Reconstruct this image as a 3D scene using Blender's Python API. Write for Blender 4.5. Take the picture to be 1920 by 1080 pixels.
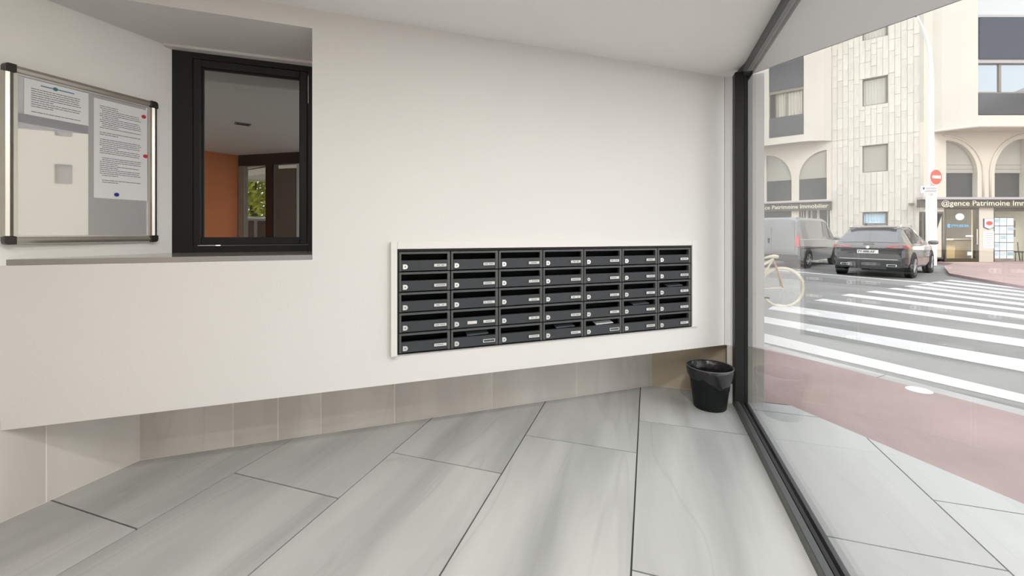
import bpy, math, random
from math import sin, cos, pi, radians as R, sqrt
from mathutils import Vector as V, Matrix
random.seed(7)
S = bpy.context.scene
for o in list(bpy.data.objects): bpy.data.objects.remove(o)
C = S.collection

# ------------------------------------------------------------------ camera, sky, sun, exposure
F, HY, EYE = 777.0, 437.0, 1.2
cam = bpy.data.objects.new('camera', bpy.data.cameras.new('camera')); C.objects.link(cam)
cam.location = (0, 0, EYE); cam.rotation_euler = (R(90), 0, 0)
cam.data.lens = F/1920*36; cam.data.sensor_width = 36; cam.data.shift_y = -(540-HY)/1920
cam.data.clip_start = .02; cam.data.clip_end = 300
S.camera = cam
world = bpy.data.worlds.new('sky'); S.world = world; world.use_nodes = True
wn = world.node_tree.nodes; wl = world.node_tree.links
bg = wn['Background']
tc = wn.new('ShaderNodeTexCoord'); sx = wn.new('ShaderNodeSeparateXYZ'); cr = wn.new('ShaderNodeValToRGB')
wl.new(tc.outputs['Generated'], sx.inputs[0]); wl.new(sx.outputs['Z'], cr.inputs[0]); wl.new(cr.outputs[0], bg.inputs[0])
cr.color_ramp.elements[0].position = 0.0; cr.color_ramp.elements[0].color = (1.0, .99, .97, 1)
cr.color_ramp.elements[1].position = .9; cr.color_ramp.elements[1].color = (.90, .95, 1.0, 1)
bg.inputs[1].default_value = 2.9
sun = bpy.data.objects.new('sun', bpy.data.lights.new('sun', 'SUN')); C.objects.link(sun)
sun.data.energy = 1.7; sun.data.angle = R(20); sun.data.color = (1, .95, .86)
sun.rotation_euler = (R(50), 0, R(6))       # high, from behind the lobby's own building onto the far facades
S.view_settings.view_transform = 'Standard'; S.view_settings.look = 'None'
S.view_settings.gamma = 1; S.view_settings.use_curve_mapping = False
S.view_settings.exposure = 0.0
FILL_W = (11.0, 5.0, 4.0, 7.0)      # watts of the four fill lights added to brighten the lobby

# ------------------------------------------------------------------ helpers
def link(o): C.objects.link(o); return o
def mesh(name, vs, fs, m=None, smooth=False):
    me = bpy.data.meshes.new(name); me.from_pydata([tuple(v) for v in vs], [], fs); me.update()
    if m: me.materials.append(m)
    if smooth:
        for p in me.polygons: p.use_smooth = True
    return me
class MB:
    def __init__(s): s.v = []; s.f = []; s.mi = []
    def add(s, vs, fs, mi=0):
        n = len(s.v); s.v += [tuple(v) for v in vs]; s.f += [tuple(i+n for i in f) for f in fs]; s.mi += [mi]*len(fs); return s
    def box(s, x0, x1, y0, y1, z0, z1, mi=0):
        vs = [(x, y, z) for z in (z0, z1) for x, y in ((x0, y0), (x1, y0), (x1, y1), (x0, y1))]
        return s.add(vs, [(3, 2, 1, 0), (4, 5, 6, 7), (0, 1, 5, 4), (1, 2, 6, 5), (2, 3, 7, 6), (3, 0, 4, 7)], mi)
    def prism(s, poly, z0, z1, mi=0):
        n = len(poly); a = sum(poly[i][0]*poly[(i+1) % n][1]-poly[(i+1) % n][0]*poly[i][1] for i in range(n))
        if a < 0: poly = poly[::-1]
        vs = [(p[0], p[1], z0) for p in poly]+[(p[0], p[1], z1) for p in poly]
        return s.add(vs, [tuple(range(n))[::-1], tuple(range(n, 2*n))]+[(i, (i+1) % n, n+(i+1) % n, n+i) for i in range(n)], mi)
    def tube(s, pts, r, n=8, closed=False, mi=0):
        pts = [V(p) for p in pts]; m = len(pts); rr = r if isinstance(r, (list, tuple)) else [r]*m
        base = len(s.v); up = None
        for i, p in enumerate(pts):
            a = pts[i-1] if (i > 0 or closed) else p; b = pts[(i+1) % m] if (i < m-1 or closed) else p
            t = (b-a).normalized()
            if up is None: up = V((0, 0, 1)) if abs(t.z) < .9 else V((1, 0, 0))
            q = t.cross(up).normalized(); up = q.cross(t).normalized()
            for k in range(n):
                w = 2*pi*k/n; s.v.append(tuple(p+(q*cos(w)+up*sin(w))*rr[i]))
        for i in range(m if closed else m-1):
            j = (i+1) % m
            for k in range(n):
                s.f.append((base+i*n+k, base+i*n+(k+1) % n, base+j*n+(k+1) % n, base+j*n+k)); s.mi.append(mi)
        if not closed:
            s.f.append(tuple(base+k for k in range(n))[::-1]); s.f.append(tuple(base+(m-1)*n+k for k in range(n))); s.mi += [mi, mi]
        return s
    def lathe(s, prof, n=32, axis='z', c=(0, 0, 0), mi=0):
        base = len(s.v)
        for r, h in prof:
            for k in range(n):
                w = 2*pi*k/n; x, y = r*cos(w), r*sin(w)
                p = (x, y, h) if axis == 'z' else ((x, h, y) if axis == 'y' else (h, x, y))
                s.v.append((p[0]+c[0], p[1]+c[1], p[2]+c[2]))
        for i in range(len(prof)-1):
            for k in range(n):
                q = (base+i*n+k, base+i*n+(k+1) % n, base+(i+1)*n+(k+1) % n, base+(i+1)*n+k)
                s.f.append(q if axis != 'y' else q[::-1]); s.mi.append(mi)
        return s
    def obj(s, name, m, parent=None, smooth=False, bev=0):
        ms = m if isinstance(m, (list, tuple)) else [m]
        me = bpy.data.meshes.new(name); me.from_pydata(s.v, [], s.f); me.update()
        for x in ms: me.materials.append(x)
        for p, i in zip(me.polygons, s.mi): p.material_index = i; p.use_smooth = smooth
        return put(name, me, parent, bev, smooth)
def put(name, me, parent=None, bev=0, smooth=False):
    o = link(bpy.data.objects.new(name, me))
    if parent: o.parent = parent
    if bev:
        b = o.modifiers.new('bevel', 'BEVEL'); b.width = bev; b.segments = 2; b.limit_method = 'ANGLE'
    return o
def tag(o, label=None, cat=None, group=None, kind=None):
    if label: o['label'] = label
    if cat: o['category'] = cat
    if group: o['group'] = group
    if kind: o['kind'] = kind
    return o
def thing(name, label, cat, loc=(0, 0, 0), rz=0, group=None):
    o = link(bpy.data.objects.new(name, None)); o.empty_display_size = .1
    o.location = loc; o.rotation_euler = (0, 0, rz); return tag(o, label, cat, group)
def copy_tree(o, parent=None):
    c = link(o.copy()); c.parent = parent
    for ch in [x for x in C.objects if x.parent == o]: copy_tree(ch, c)
    return c
def plate(name, outer, holes, depth, m, parent=None, at=None):
    """flat panel with holes: points (s, z); local x = s, z = z, thickness towards +y"""
    cu = bpy.data.curves.new(name, 'CURVE'); cu.dimensions = '2D'; cu.fill_mode = 'BOTH'; cu.extrude = depth/2
    for ring in [outer]+list(holes):
        sp = cu.splines.new('POLY'); sp.points.add(len(ring)-1); sp.use_cyclic_u = True
        for p, q in zip(sp.points, ring): p.co = (q[0], q[1], 0, 1)
    t = bpy.data.objects.new(name, cu); me = bpy.data.meshes.new_from_object(t)
    bpy.data.objects.remove(t)
    for v in me.vertices: x, y, z = v.co; v.co = (x, depth/2-z, y)
    me.flip_normals() if False else None
    me.materials.clear(); me.materials.append(m); me.update()
    return put(name, me, parent)
def text(name, body, size, m, parent, loc, rx=R(90), rz=0, depth=.004, align='LEFT', bold=0, sx=1):
    cu = bpy.data.curves.new(name, 'FONT'); cu.body = body; cu.size = size; cu.extrude = depth; cu.align_x = align; cu.offset = bold
    cu.resolution_u = 3
    t = bpy.data.objects.new(name, cu); me = bpy.data.meshes.new_from_object(t); bpy.data.objects.remove(t)
    for v in me.vertices: v.co.x *= sx
    me.materials.clear(); me.materials.append(m)
    o = put(name, me, parent); o.location = loc; o.rotation_euler = (rx, 0, rz); return o

# view rays of the survey: pixel of the 1920x1080 photograph -> point on a level or upright plane
def FP(px, py, z=0):
    Y = F*(EYE-z)/(py-HY); return V(((px-960)/F*Y, Y))
def HIT(px, p0, d):                         # pixel column onto the upright plane through p0 with direction d
    k = (px-960)/F                           # x = k y
    t = (k*p0[1]-p0[0])/(d[0]-k*d[1]); return V((p0[0]+d[0]*t, p0[1]+d[1]*t))
def ZAT(py, Y): return EYE+(HY-py)*Y/F

# ------------------------------------------------------------------ materials
def mat(name, col, rough=.5, metal=0, spec=.5, var=0, vscale=5, bump=0, bscale=40, coat=0, emit=0, ior=None, trans=0, stretch=None):
    m = bpy.data.materials.new(name); m.use_nodes = True; nt = m.node_tree; b = nt.nodes['Principled BSDF']
    b.inputs['Base Color'].default_value = (*col, 1); b.inputs['Roughness'].default_value = rough
    b.inputs['Metallic'].default_value = metal; b.inputs['Specular IOR Level'].default_value = spec
    b.inputs['Coat Weight'].default_value = coat
    if ior: b.inputs['IOR'].default_value = ior
    if trans: b.inputs['Transmission Weight'].default_value = trans
    if emit: b.inputs['Emission Color'].default_value = (*col, 1); b.inputs['Emission Strength'].default_value = emit
    t = nt.nodes.new('ShaderNodeTexCoord'); mp = nt.nodes.new('ShaderNodeMapping'); nt.links.new(t.outputs['Object'], mp.inputs[0])
    if stretch: mp.inputs['Scale'].default_value = stretch
    if var:
        n = nt.nodes.new('ShaderNodeTexNoise'); n.inputs['Scale'].default_value = vscale; n.inputs['Detail'].default_value = 6
        nt.links.new(mp.outputs[0], n.inputs['Vector'])
        r = nt.nodes.new('ShaderNodeMapRange'); r.inputs[1].default_value = .3; r.inputs[2].default_value = .7
        r.inputs[3].default_value = 1-var; r.inputs[4].default_value = 1+var
        nt.links.new(n.outputs[0], r.inputs[0])
        h = nt.nodes.new('ShaderNodeVectorMath'); h.operation = 'SCALE'; h.inputs[0].default_value = col
        nt.links.new(r.outputs[0], h.inputs['Scale']); nt.links.new(h.outputs[0], b.inputs['Base Color'])
    if bump:
        n = nt.nodes.new('ShaderNodeTexNoise'); n.inputs['Scale'].default_value = bscale; n.inputs['Detail'].default_value = 4
        nt.links.new(mp.outputs[0], n.inputs['Vector'])
        u = nt.nodes.new('ShaderNodeBump'); u.inputs['Strength'].default_value = bump; u.inputs['Distance'].default_value = .01
        nt.links.new(n.outputs[0], u.inputs['Height']); nt.links.new(u.outputs[0], b.inputs['Normal'])
    return m
def glass_mat(name, tint=(1, 1, 1), ior=1.5):
    m = bpy.data.materials.new(name); m.use_nodes = True; nt = m.node_tree; nt.nodes.clear()
    out = nt.nodes.new('ShaderNodeOutputMaterial'); mx = nt.nodes.new('ShaderNodeMixShader')
    tr = nt.nodes.new('ShaderNodeBsdfTransparent'); gl = nt.nodes.new('ShaderNodeBsdfGlossy'); gl.inputs['Roughness'].default_value = 0
    tr.inputs[0].default_value = (*tint, 1)
    fr = nt.nodes.new('ShaderNodeFresnel'); ge = nt.nodes.new('ShaderNodeNewGeometry'); mm = nt.nodes.new('ShaderNodeMath')
    mm.operation = 'MULTIPLY_ADD'; mm.inputs[1].default_value = 1/ior-ior; mm.inputs[2].default_value = ior
    nt.links.new(ge.outputs['Backfacing'], mm.inputs[0]); nt.links.new(mm.outputs[0], fr.inputs['IOR'])
    nt.links.new(fr.outputs[0], mx.inputs[0]); nt.links.new(tr.outputs[0], mx.inputs[1]); nt.links.new(gl.outputs[0], mx.inputs[2])
    nt.links.new(mx.outputs[0], out.inputs[0]); return m
def stone_mat(name, c0, c1, c2, rough=.35, vein=(.30, .29, .28), scale=(3.2, .42, 3.2), seed=True, bumpy=.02, vw=.45):
    """veined stone slab: soft streaks along local y, thin veins, each slab its own cut"""
    m = bpy.data.materials.new(name); m.use_nodes = True; nt = m.node_tree; L = nt.links; b = nt.nodes['Principled BSDF']
    t = nt.nodes.new('ShaderNodeTexCoord'); oi = nt.nodes.new('ShaderNodeObjectInfo')
    sc = nt.nodes.new('ShaderNodeVectorMath'); sc.operation = 'SCALE'; sc.inputs[0].default_value = (13, 29, 7); L.new(oi.outputs['Random'], sc.inputs['Scale'])
    ad = nt.nodes.new('ShaderNodeVectorMath'); L.new(t.outputs['Object'], ad.inputs[0]); L.new(sc.outputs[0], ad.inputs[1])
    mp = nt.nodes.new('ShaderNodeMapping'); mp.inputs['Scale'].default_value = scale; mp.inputs['Rotation'].default_value = (0, 0, R(9)); L.new(ad.outputs[0], mp.inputs[0])
    n1 = nt.nodes.new('ShaderNodeTexNoise'); n1.inputs['Scale'].default_value = 1.3; n1.inputs['Detail'].default_value = 5; n1.inputs['Distortion'].default_value = .25
    L.new(mp.outputs[0], n1.inputs['Vector'])
    cr = nt.nodes.new('ShaderNodeValToRGB'); e = cr.color_ramp.elements
    e[0].position = .32; e[0].color = (*c0, 1); e[1].position = .7; e[1].color = (*c2, 1); k = e.new(.5); k.color = (*c1, 1)
    L.new(n1.outputs[0], cr.inputs[0])
    n2 = nt.nodes.new('ShaderNodeTexNoise'); n2.inputs['Scale'].default_value = .8; n2.inputs['Detail'].default_value = 3; n2.inputs['Distortion'].default_value = .2
    L.new(mp.outputs[0], n2.inputs['Vector'])
    sb = nt.nodes.new('ShaderNodeMath'); sb.operation = 'SUBTRACT'; sb.inputs[1].default_value = .5; L.new(n2.outputs[0], sb.inputs[0])
    ab = nt.nodes.new('ShaderNodeMath'); ab.operation = 'ABSOLUTE'; L.new(sb.outputs[0], ab.inputs[0])
    mr = nt.nodes.new('ShaderNodeMapRange'); mr.inputs[1].default_value = 0; mr.inputs[2].default_value = .012; mr.inputs[3].default_value = vw; mr.inputs[4].default_value = 0
    L.new(ab.outputs[0], mr.inputs[0])
    mx = nt.nodes.new('ShaderNodeMix'); mx.data_type = 'RGBA'; L.new(mr.outputs[0], mx.inputs[0]); L.new(cr.outputs[0], mx.inputs[6]); mx.inputs[7].default_value = (*vein, 1)
    L.new(mx.outputs[2], b.inputs['Base Color']); b.inputs['Roughness'].default_value = rough; b.inputs['Specular IOR Level'].default_value = .4
    return m

M = {}
M['plaster'] = mat('white_plaster', (.755, .75, .73), .75, spec=.2, var=.015, vscale=1.5, bump=.06, bscale=90)
M['ceil'] = mat('ceiling_paint', (.86, .86, .84), .8, spec=.2, var=.01, bump=.03)
M['trim'] = mat('white_trim', (.775, .765, .745), .45)
M['sill'] = mat('sill_laminate', (.33, .33, .31), .12, spec=.6, var=.03)
M['black'] = mat('black_anodised', (.012, .013, .012), .5, spec=.35)
M['graphite'] = mat('graphite_metal', (.045, .05, .052), .35, spec=.6)
M['bead'] = mat('rubber_bead', (.006, .006, .007), .6)
M['box'] = mat('letterbox_paint', (.042, .048, .055), .34, spec=.55)
M['boxrim'] = mat('letterbox_rim_paint', (.075, .077, .077), .38, spec=.5)
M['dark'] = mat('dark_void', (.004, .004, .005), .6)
M['chrome'] = mat('chrome', (.78, .78, .77), .3, metal=.75)
M['alu'] = mat('brushed_aluminium', (.55, .52, .47), .3, metal=1, bump=.02, stretch=(1, 1, 30))
M['corner'] = mat('brown_black_plastic', (.018, .015, .012), .35)
M['paper'] = mat('white_paper', (.80, .80, .82), .7, spec=.2, var=.01)
M['ink'] = mat('grey_ink', (.22, .22, .23), .8)
M['ink2'] = mat('dark_ink', (.06, .06, .07), .8)
M['blueink'] = mat('teal_blue_ink', (.12, .28, .42), .7)
M['greenink'] = mat('green_ink', (.05, .22, .18), .7)
M['redmag'] = mat('red_magnet', (.65, .04, .06), .3)
M['bluemag'] = mat('blue_magnet', (.02, .03, .28), .3)
M['enamel'] = mat('glossy_white_board', (.48, .48, .50), .02, spec=.5, ior=3.8)
M['floor'] = stone_mat('floor_stone', (.34, .345, .34), (.44, .445, .437), (.54, .545, .53), .33, vw=.25)
M['plinth'] = stone_mat('plinth_stone', (.50, .475, .44), (.57, .54, .50), (.64, .615, .575), .35, scale=(2.2, 1, .5), vw=.12)
M['grout'] = mat('dark_joint', (.05, .05, .05), .8)
M['lgrout'] = mat('light_joint', (.78, .74, .66), .8)
M['orange'] = mat('orange_render', (.85, .30, .12), .7, var=.05)
M['redbrown'] = mat('dark_red_brown_metal', (.045, .012, .008), .35)
M['bin'] = mat('black_plastic', (.005, .008, .0075), .5, spec=.3)
M['bag'] = mat('black_bin_liner', (.012, .012, .016), .25, spec=.6, bump=.6, bscale=14)
M['glass'] = glass_mat('clear_glass', ior=1.58)
M['tint'] = mat('solar_glass', (.012, .014, .012), .0, spec=.5, ior=4.0)
M['road'] = mat('asphalt', (.195, .192, .186), .85, var=.12, vscale=.9, bump=.4, bscale=60)
M['stripe'] = mat('road_paint', (.53, .53, .53), .7, var=.06, vscale=6)
M['redwalk'] = mat('red_asphalt', (0.345, 0.255, 0.244), .8, var=.10, vscale=2.5, bump=.3, bscale=80)
M['kerb'] = mat('kerb_stone', (0.406, 0.398, 0.390), .8, var=.1, vscale=3, bump=.2)
M['terrace'] = stone_mat('terrace_stone', (.48, .485, .475), (.52, .525, .515), (.56, .565, .555), .5, vw=.12)
M['facade'] = mat('cream_render', (0.517, 0.495, 0.439), .8, var=.03, vscale=.8, bump=.1)
M['slab'] = mat('travertine_slab', (.51, .49, .435), .8, var=.09, vscale=1.6, bump=.3, bscale=6, stretch=(7, 7, 1))
_nt = M['slab'].node_tree; _b = _nt.nodes['Principled BSDF']; _oi = _nt.nodes.new('ShaderNodeObjectInfo'); _mr = _nt.nodes.new('ShaderNodeMapRange')
_mr.inputs[3].default_value = .94; _mr.inputs[4].default_value = 1.05; _nt.links.new(_oi.outputs['Random'], _mr.inputs[0])
_src = _b.inputs['Base Color'].links[0].from_socket; _vm = _nt.nodes.new('ShaderNodeVectorMath'); _vm.operation = 'SCALE'
_nt.links.new(_src, _vm.inputs[0]); _nt.links.new(_mr.outputs[0], _vm.inputs['Scale']); _nt.links.new(_vm.outputs[0], _b.inputs['Base Color'])
M['facade2'] = mat('pale_peach_render', (0.540, 0.495, 0.424), .8, var=.02)
M['shade'] = mat('grey_roller_shade', (0.300, 0.289, 0.255), .7)
M['dglass'] = mat('dark_window_glass', (.025, .03, .034), .06, spec=.5, ior=1.5)
M['dglass2'] = mat('grey_blue_panel', (.035, .038, .05), .15, spec=.4, ior=1.5)
M['awning'] = mat('navy_awning_cloth', (.024, .032, .052), .6, spec=.3)
M['bronze'] = mat('bronze_frame', (.16, .14, .11), .4)
M['signb'] = mat('olive_brown_sign', (.055, .048, .030), .5)
M['signt'] = mat('cream_letters', (0.765, 0.738, 0.594), .5)
M['curtain'] = mat('pale_curtain', (.42, .41, .35), .9)
M['redsign'] = mat('traffic_red', (.75, .06, .04), .4)
M['white'] = mat('white_enamel', (.70, .70, .69), .4)
M['lamp'] = mat('fill_light_glass', (1, .95, .85), .5, emit=3)  # glowing disc of the added fill lights
M['sky_blue'] = mat('pale_blue_print', (.50, .68, .80), .6)
M['navy'] = mat('navy_ink', (.03, .08, .16), .6)
M['desk'] = mat('sand_laminate', (.48, .42, .26), .5)
M['shopin'] = mat('shop_interior_paint', (.20, .185, .14), .8)
M['carpaint'] = mat('black_car_paint', (.010, .012, .014), .18, coat=1, spec=.6)
M['vanpaint'] = mat('grey_van_paint', (.17, .18, .19), .28, coat=1, metal=.3)
M['silver'] = mat('silver_car_paint', (.35, .37, .39), .25, coat=1, metal=.4)
M['carglass'] = mat('car_glass', (.02, .025, .035), .03, spec=.7, ior=1.8)
M['taillight'] = mat('red_lamp_lens', (.45, .015, .02), .12, coat=1)
M['tyre'] = mat('tyre_rubber', (.012, .012, .012), .75)
M['rim'] = mat('alloy_rim', (.42, .42, .43), .3, metal=.9)
M['plastic'] = mat('dark_trim_plastic', (.02, .02, .021), .6)
M['cream'] = mat('cream_bike_paint', (.62, .57, .46), .35)
M['tan'] = mat('tan_leather', (.45, .26, .13), .6)
M['leaf'] = mat('green_leaf', (.42, .50, .07), .6, var=.35, vscale=3)
M['bark'] = mat('bark', (.12, .085, .06), .9, bump=.5)
M['grass'] = mat('pale_dry_ground', (.62, .58, .44), .9, var=.1)

# ------------------------------------------------------------------ plan of the lobby
Wd = V((sin(R(70.3)), cos(R(70.3)))); Wn = V((-Wd.y, Wd.x))        # letterbox wall direction, and into the wall
Gd = V((sin(R(18.2)), cos(R(18.2)))); Pd = V((Gd.y, -Gd.x))        # shop-glass direction and outwards across it
RZW = math.atan2(Wd.y, Wd.x)
RZG = math.atan2(-Gd.x, Gd.y)                                     # local x = Pd, local y = Gd
O = V((-.6255, 2.25))
CEIL = 2.34
def U(px): p = HIT(px, O, Wd); return (p-O).dot(Wd)
def WP(u, n=0): return O+Wd*u+Wn*n
def ab(a, b): return Pd*a+Gd*b
def cross2(p, d, q, e):
    t = ((q[0]-p[0])*e[1]-(q[1]-p[1])*e[0])/(d[0]*e[1]-d[1]*e[0]); return V((p[0]+d[0]*t, p[1]+d[1]*t))
WIN0 = V((-1.909, 2.325))                                          # corner of window wall and left wall
C0 = cross2(WIN0, Gd, O, Wd)-Wd*.028                                       # left wall meets letterbox wall
uC0 = (C0-O).dot(Wd); uN = U(585.5); uE = U(1358)
ZB, ZS, ZT = .382, 1.064, 2.243
WCOR = WP(uE)                                                      # right end of the letterbox wall
PLC = FP(262, 862); PLR = FP(1222, 722)                            # plinth corners
FR0 = V((1.0695, 1.45)); aF = FR0.dot(Pd)                          # inner face of the shop-glass frame
PIL = FP(1433, 755)
BACKR = V((-1.11, -1.91)); BACKL = cross2(WIN0, Gd, BACKR, Pd)
DOORE = V((-.40, -.95)); FB = cross2(FR0, Gd, DOORE, V((1, -.1)))

def struct(name, mb, m, parent=None, bev=0): 
    o = mb.obj(name, m, parent, bev=bev); o['kind'] = 'structure'; return o

# ------------------------------------------------------------------ floor of big stone tiles
def clip(poly, p, n):
    out = []
    for i in range(len(poly)):
        a, b = V(poly[i]), V(poly[(i+1) % len(poly)]); da, db = (a-p).dot(n), (b-p).dot(n)
        if da >= 0: out.append(a)
        if (da >= 0) != (db >= 0): out.append(a+(b-a)*(da/(da-db)))
    return out
TW, TL, A0, G = .637, 1.24, -.0577, .0035
fl = struct('floor', MB().prism([tuple(p) for p in (C0+Gd*-.02, PLC+V((0, .03)), PLR+V((0, .04)), ab(aF+.07, 3.0), FB+Pd*.07, DOORE, BACKR, BACKL)], -.12, -.006), M['grout'])
full = {}
def tile(a0, b0, hp, parent, m, zt=0.0):
    poly = [(a0+G, b0+G), (a0+TW-G, b0+G), (a0+TW-G, b0+TL-G), (a0+G, b0+TL-G)]
    q = [ab(*p) for p in poly]
    r = q
    for p, n in hp: r = clip(r, p, n)
    if len(r) < 3: return
    c = ab(a0, b0)
    whole = len(r) == 4 and all((r[i]-q[i]).length < 1e-6 for i in range(4))
    key = m.name
    if whole and key in full: me = full[key]
    else:
        loc = [((p-c).dot(Pd), (p-c).dot(Gd)) for p in r]
        area = abs(sum(loc[i][0]*loc[(i+1) % len(loc)][1]-loc[(i+1) % len(loc)][0]*loc[i][1] for i in range(len(loc))))/2
        if area < .003: return
        mb = MB().prism(loc, -.02, 0); me = mesh('tile', mb.v, mb.f, m)
        if whole: full[key] = me
    o = put('tile', me, parent); o.location = (c.x, c.y, zt); o.rotation_euler = (0, 0, RZG)
hp = [(PLC, Pd), (PLC, -Wn), (PLR, -Gd), (ab(aF+.02, 0), -Pd), (BACKR+V((0, .0)), Gd)]
dn = V((DOORE-BACKR)); dn = V((-dn.y, dn.x)).normalized()
for k in range(-7, 1):
    b0 = (2.775+.4133*k) % TL - 4*TL
    while b0 < 3.6:
        h2 = list(hp)
        if b0 < -.5 and ab(A0+k*TW, b0).x > -1.1: h2.append((BACKR, dn if dn.dot(-BACKR) > 0 else -dn))
        tile(A0+k*TW, b0, h2, fl, M['floor']); b0 += TL

# ------------------------------------------------------------------ stone plinth set back under the walls
def panel_run(name, p0, p1, cuts, inward, z1, m, gap=.003, side=1):
    d = (p1-p0).normalized(); n = V(inward); ang = math.atan2(d.y, d.x)
    base = struct(name, MB().prism([p0+n*.0095, p1+n*.0095, p1-n*.05, p0-n*.05], 0, z1), M['lgrout'])
    ts = [0]+[((c-p0).dot(d)) for c in cuts]+[(p1-p0).length]
    for i in range(len(ts)-1):
        w = ts[i+1]-ts[i]
        mb = MB().box(gap, w-gap, -.011, 0, .003, z1)
        o = mb.obj('tile', m, base); c = p0+d*ts[i]+n*(-.011 if d.x*n.y-d.y*n.x > 0 else 0)
        o.location = (c.x, c.y, 0); o.rotation_euler = (0, 0, ang)
        if d.x*n.y-d.y*n.x > 0: 
            for v in o.data.vertices: v.co.y += .011
    return base
cuts = [HIT(px, PLC, (PLR-PLC).normalized()) for px in (438, 522, 602, 740, 922, 1080)]
panel_run('baseboard_back', PLC, PLR, cuts, -Wn, .43, M['plinth'])
Lend = PLC-Gd*4.3
panel_run('baseboard_left', Lend, PLC, [PLC-Gd*(.62*k+(PLC-FP(91, 943)).length) for k in (5, 4, 3, 2, 1, 0)], Pd, .43, M['plinth'])
PR1 = HIT(1363, PLR, Pd)
panel_run('baseboard_right', PLR, PR1, [], -Gd, .43, mat('warm_plinth_stone', (.50, .43, .32), .4, var=.06, vscale=2))

# ------------------------------------------------------------------ walls
uM0, uM1 = U(744.5), U(1294); YM0, YM1 = WP(uM0).y, WP(uM1).y
zm1 = ZAT(467.3, YM0); zm0 = ZAT(664.5, YM0)
D = .42
wb = MB()
def wprism(pts, z0, z1): wb.prism([tuple(p) for p in pts], z0, z1)
WINR = cross2(WIN0, Wd, WP(uN), Wn)                                # window wall behind the niche's right edge
wprism([C0, WP(uN), WP(uN, D), cross2(WIN0, Gd, WP(0, D), Wd)], ZB, ZS)
wprism([C0, WP(uN), WINR+Wn*.1, WIN0+Wn*.1], ZT, CEIL)
wprism([WP(uN), WP(uM0), WP(uM0, D), WP(uN, D)], ZB, CEIL)
wprism([WP(uM0), WP(uM1), WP(uM1, D), WP(uM0, D)], ZB, zm0)
wprism([WP(uM0), WP(uM1), WP(uM1, D), WP(uM0, D)], zm1, CEIL)
wprism([WP(uM0, .37), WP(uM1, .37), WP(uM1, D), WP(uM0, D)], zm0, zm1)
wprism([WP(uM1), WCOR, WCOR+Gd*.25, WP(uM1, D)], ZB, CEIL)
struct('wall_back', wb, M['plaster'])
# pillar at the end of the wall, running out through the glass line
PE = cross2(PIL, V((0, 1)), WCOR, Pd)
PX = cross2(WCOR, Pd, (0, 0), V((PIL.x, PIL.y)))
pl = MB().prism([tuple(p) for p in (WCOR+Pd*.002, PX, PX+Gd*.4, WCOR+Gd*.4+Pd*.002)], ZB, CEIL)
struct('wall_right', pl, M['plaster'])
lb = MB().prism([tuple(p) for p in (PR1+V((.004, .0)), HIT(1363, PIL, Pd), PIL, PIL+Gd*.4, PR1+Gd*.3)], -.1, ZB-.002)
struct('baseboard_pillar', lb, M['plinth'])
# left wall (with the notice board)
struct('wall_left', MB().prism([tuple(p) for p in (WIN0+Gd*.25, WIN0, C0+Pd*.001, BACKL-Gd*.1-Pd*.02, BACKL-Gd*.1-Pd*.15, WIN0+Gd*.25-Pd*.15)], .43, CEIL), mat('lightened_plaster', (.88, .87, .835), .75, spec=.2, var=.015, bump=.05, bscale=90))  # plaster colour raised here to stand in for light missing on this wall
struct('wall_left', MB().prism([tuple(p) for p in (PLC-Pd*.055, Lend-Pd*.055, Lend-Pd*.15, PLC-Pd*.15)], 0, .43), M['plaster'])
# dark room behind the window, closing the view
dr = MB(); q0, q1 = WIN0+Wn*1.2-Wd*.1, WINR+Wn*1.2+Wd*.6
dr.prism([q0, q1, q1+Wn*.05, q0+Wn*.05], .9, CEIL)
struct('wall_office', dr, mat('office_dark', (.03, .03, .03), .9))
# orange wall and glazed entrance behind the camera (seen mirrored in the window)
struct('wall_front', MB().prism([tuple(p) for p in (BACKL, BACKR, BACKR-Gd*.15, BACKL-Gd*.15)], 0, CEIL), M['orange'])
ceil_poly = [C0-Pd*.2-Gd*2.9, C0-Pd*.2+Gd*.9, WP(uN, .9), WCOR+Gd*.4, ab(aF+.055, 3.1), FB+Pd*.055, DOORE+V((0, -.1)), BACKR-Gd*.15, BACKL-Gd*.15]
struct('ceiling', MB().prism([tuple(p) for p in ceil_poly], CEIL, CEIL+.12), M['ceil'])

# ------------------------------------------------------------------ window in the niche
win = thing('window_2', None, None, (WIN0.x, WIN0.y, 1.09), RZW); win['kind'] = 'structure'
def UW(px): return (HIT(px, WIN0, Wd)-WIN0).dot(Wd)
def ZW(px, py): return ZAT(py, HIT(px, WIN0, Wd).y)-1.09
uwr = (WINR-WIN0).dot(Wd)+.12; u1, u2, u3, u4 = UW(361), UW(378), UW(562.5), UW(574)
zt1, zt2 = ZT-1.09-.013, ZW(361, 109)
zp0, zp1 = ZW(378, 447), ZW(378, 126)
def ring(mb, x0, x1, z0, z1, X0, X1, Z0, Z1, y0, y1):
    mb.box(x0, X0, y0, y1, z0, z1); mb.box(X1, x1, y0, y1, z0, z1); mb.box(X0, X1, y0, y1, z0, Z0); mb.box(X0, X1, y0, y1, Z1, z1); return mb
ring(MB(), 0, uwr, -.02, zt1, u1, u4+.012, .035, zt2, .0, .08).obj('frame', M['black'], win, bev=.002)
ring(MB(), u1+.006, u4+.006, .041, zt2-.006, u2, u3, zp0, zp1, -.012, .05).obj('sash', M['graphite'] if False else M['black'], win, bev=.004)
MB().box(u2, u3, .02, .03, zp0, zp1).obj('pane', M['tint'], win)
ring(MB(), u2-.001, u3+.001, zp0-.001, zp1+.001, u2+.006, u3-.006, zp0+.006, zp1-.006, .012, .02).obj('glazing_bead', M['bead'], win)
MB().box(u2+.01, u2+.05, -.006, 0, .012, .024).obj('drain_cap', M['bead'], win)
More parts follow.
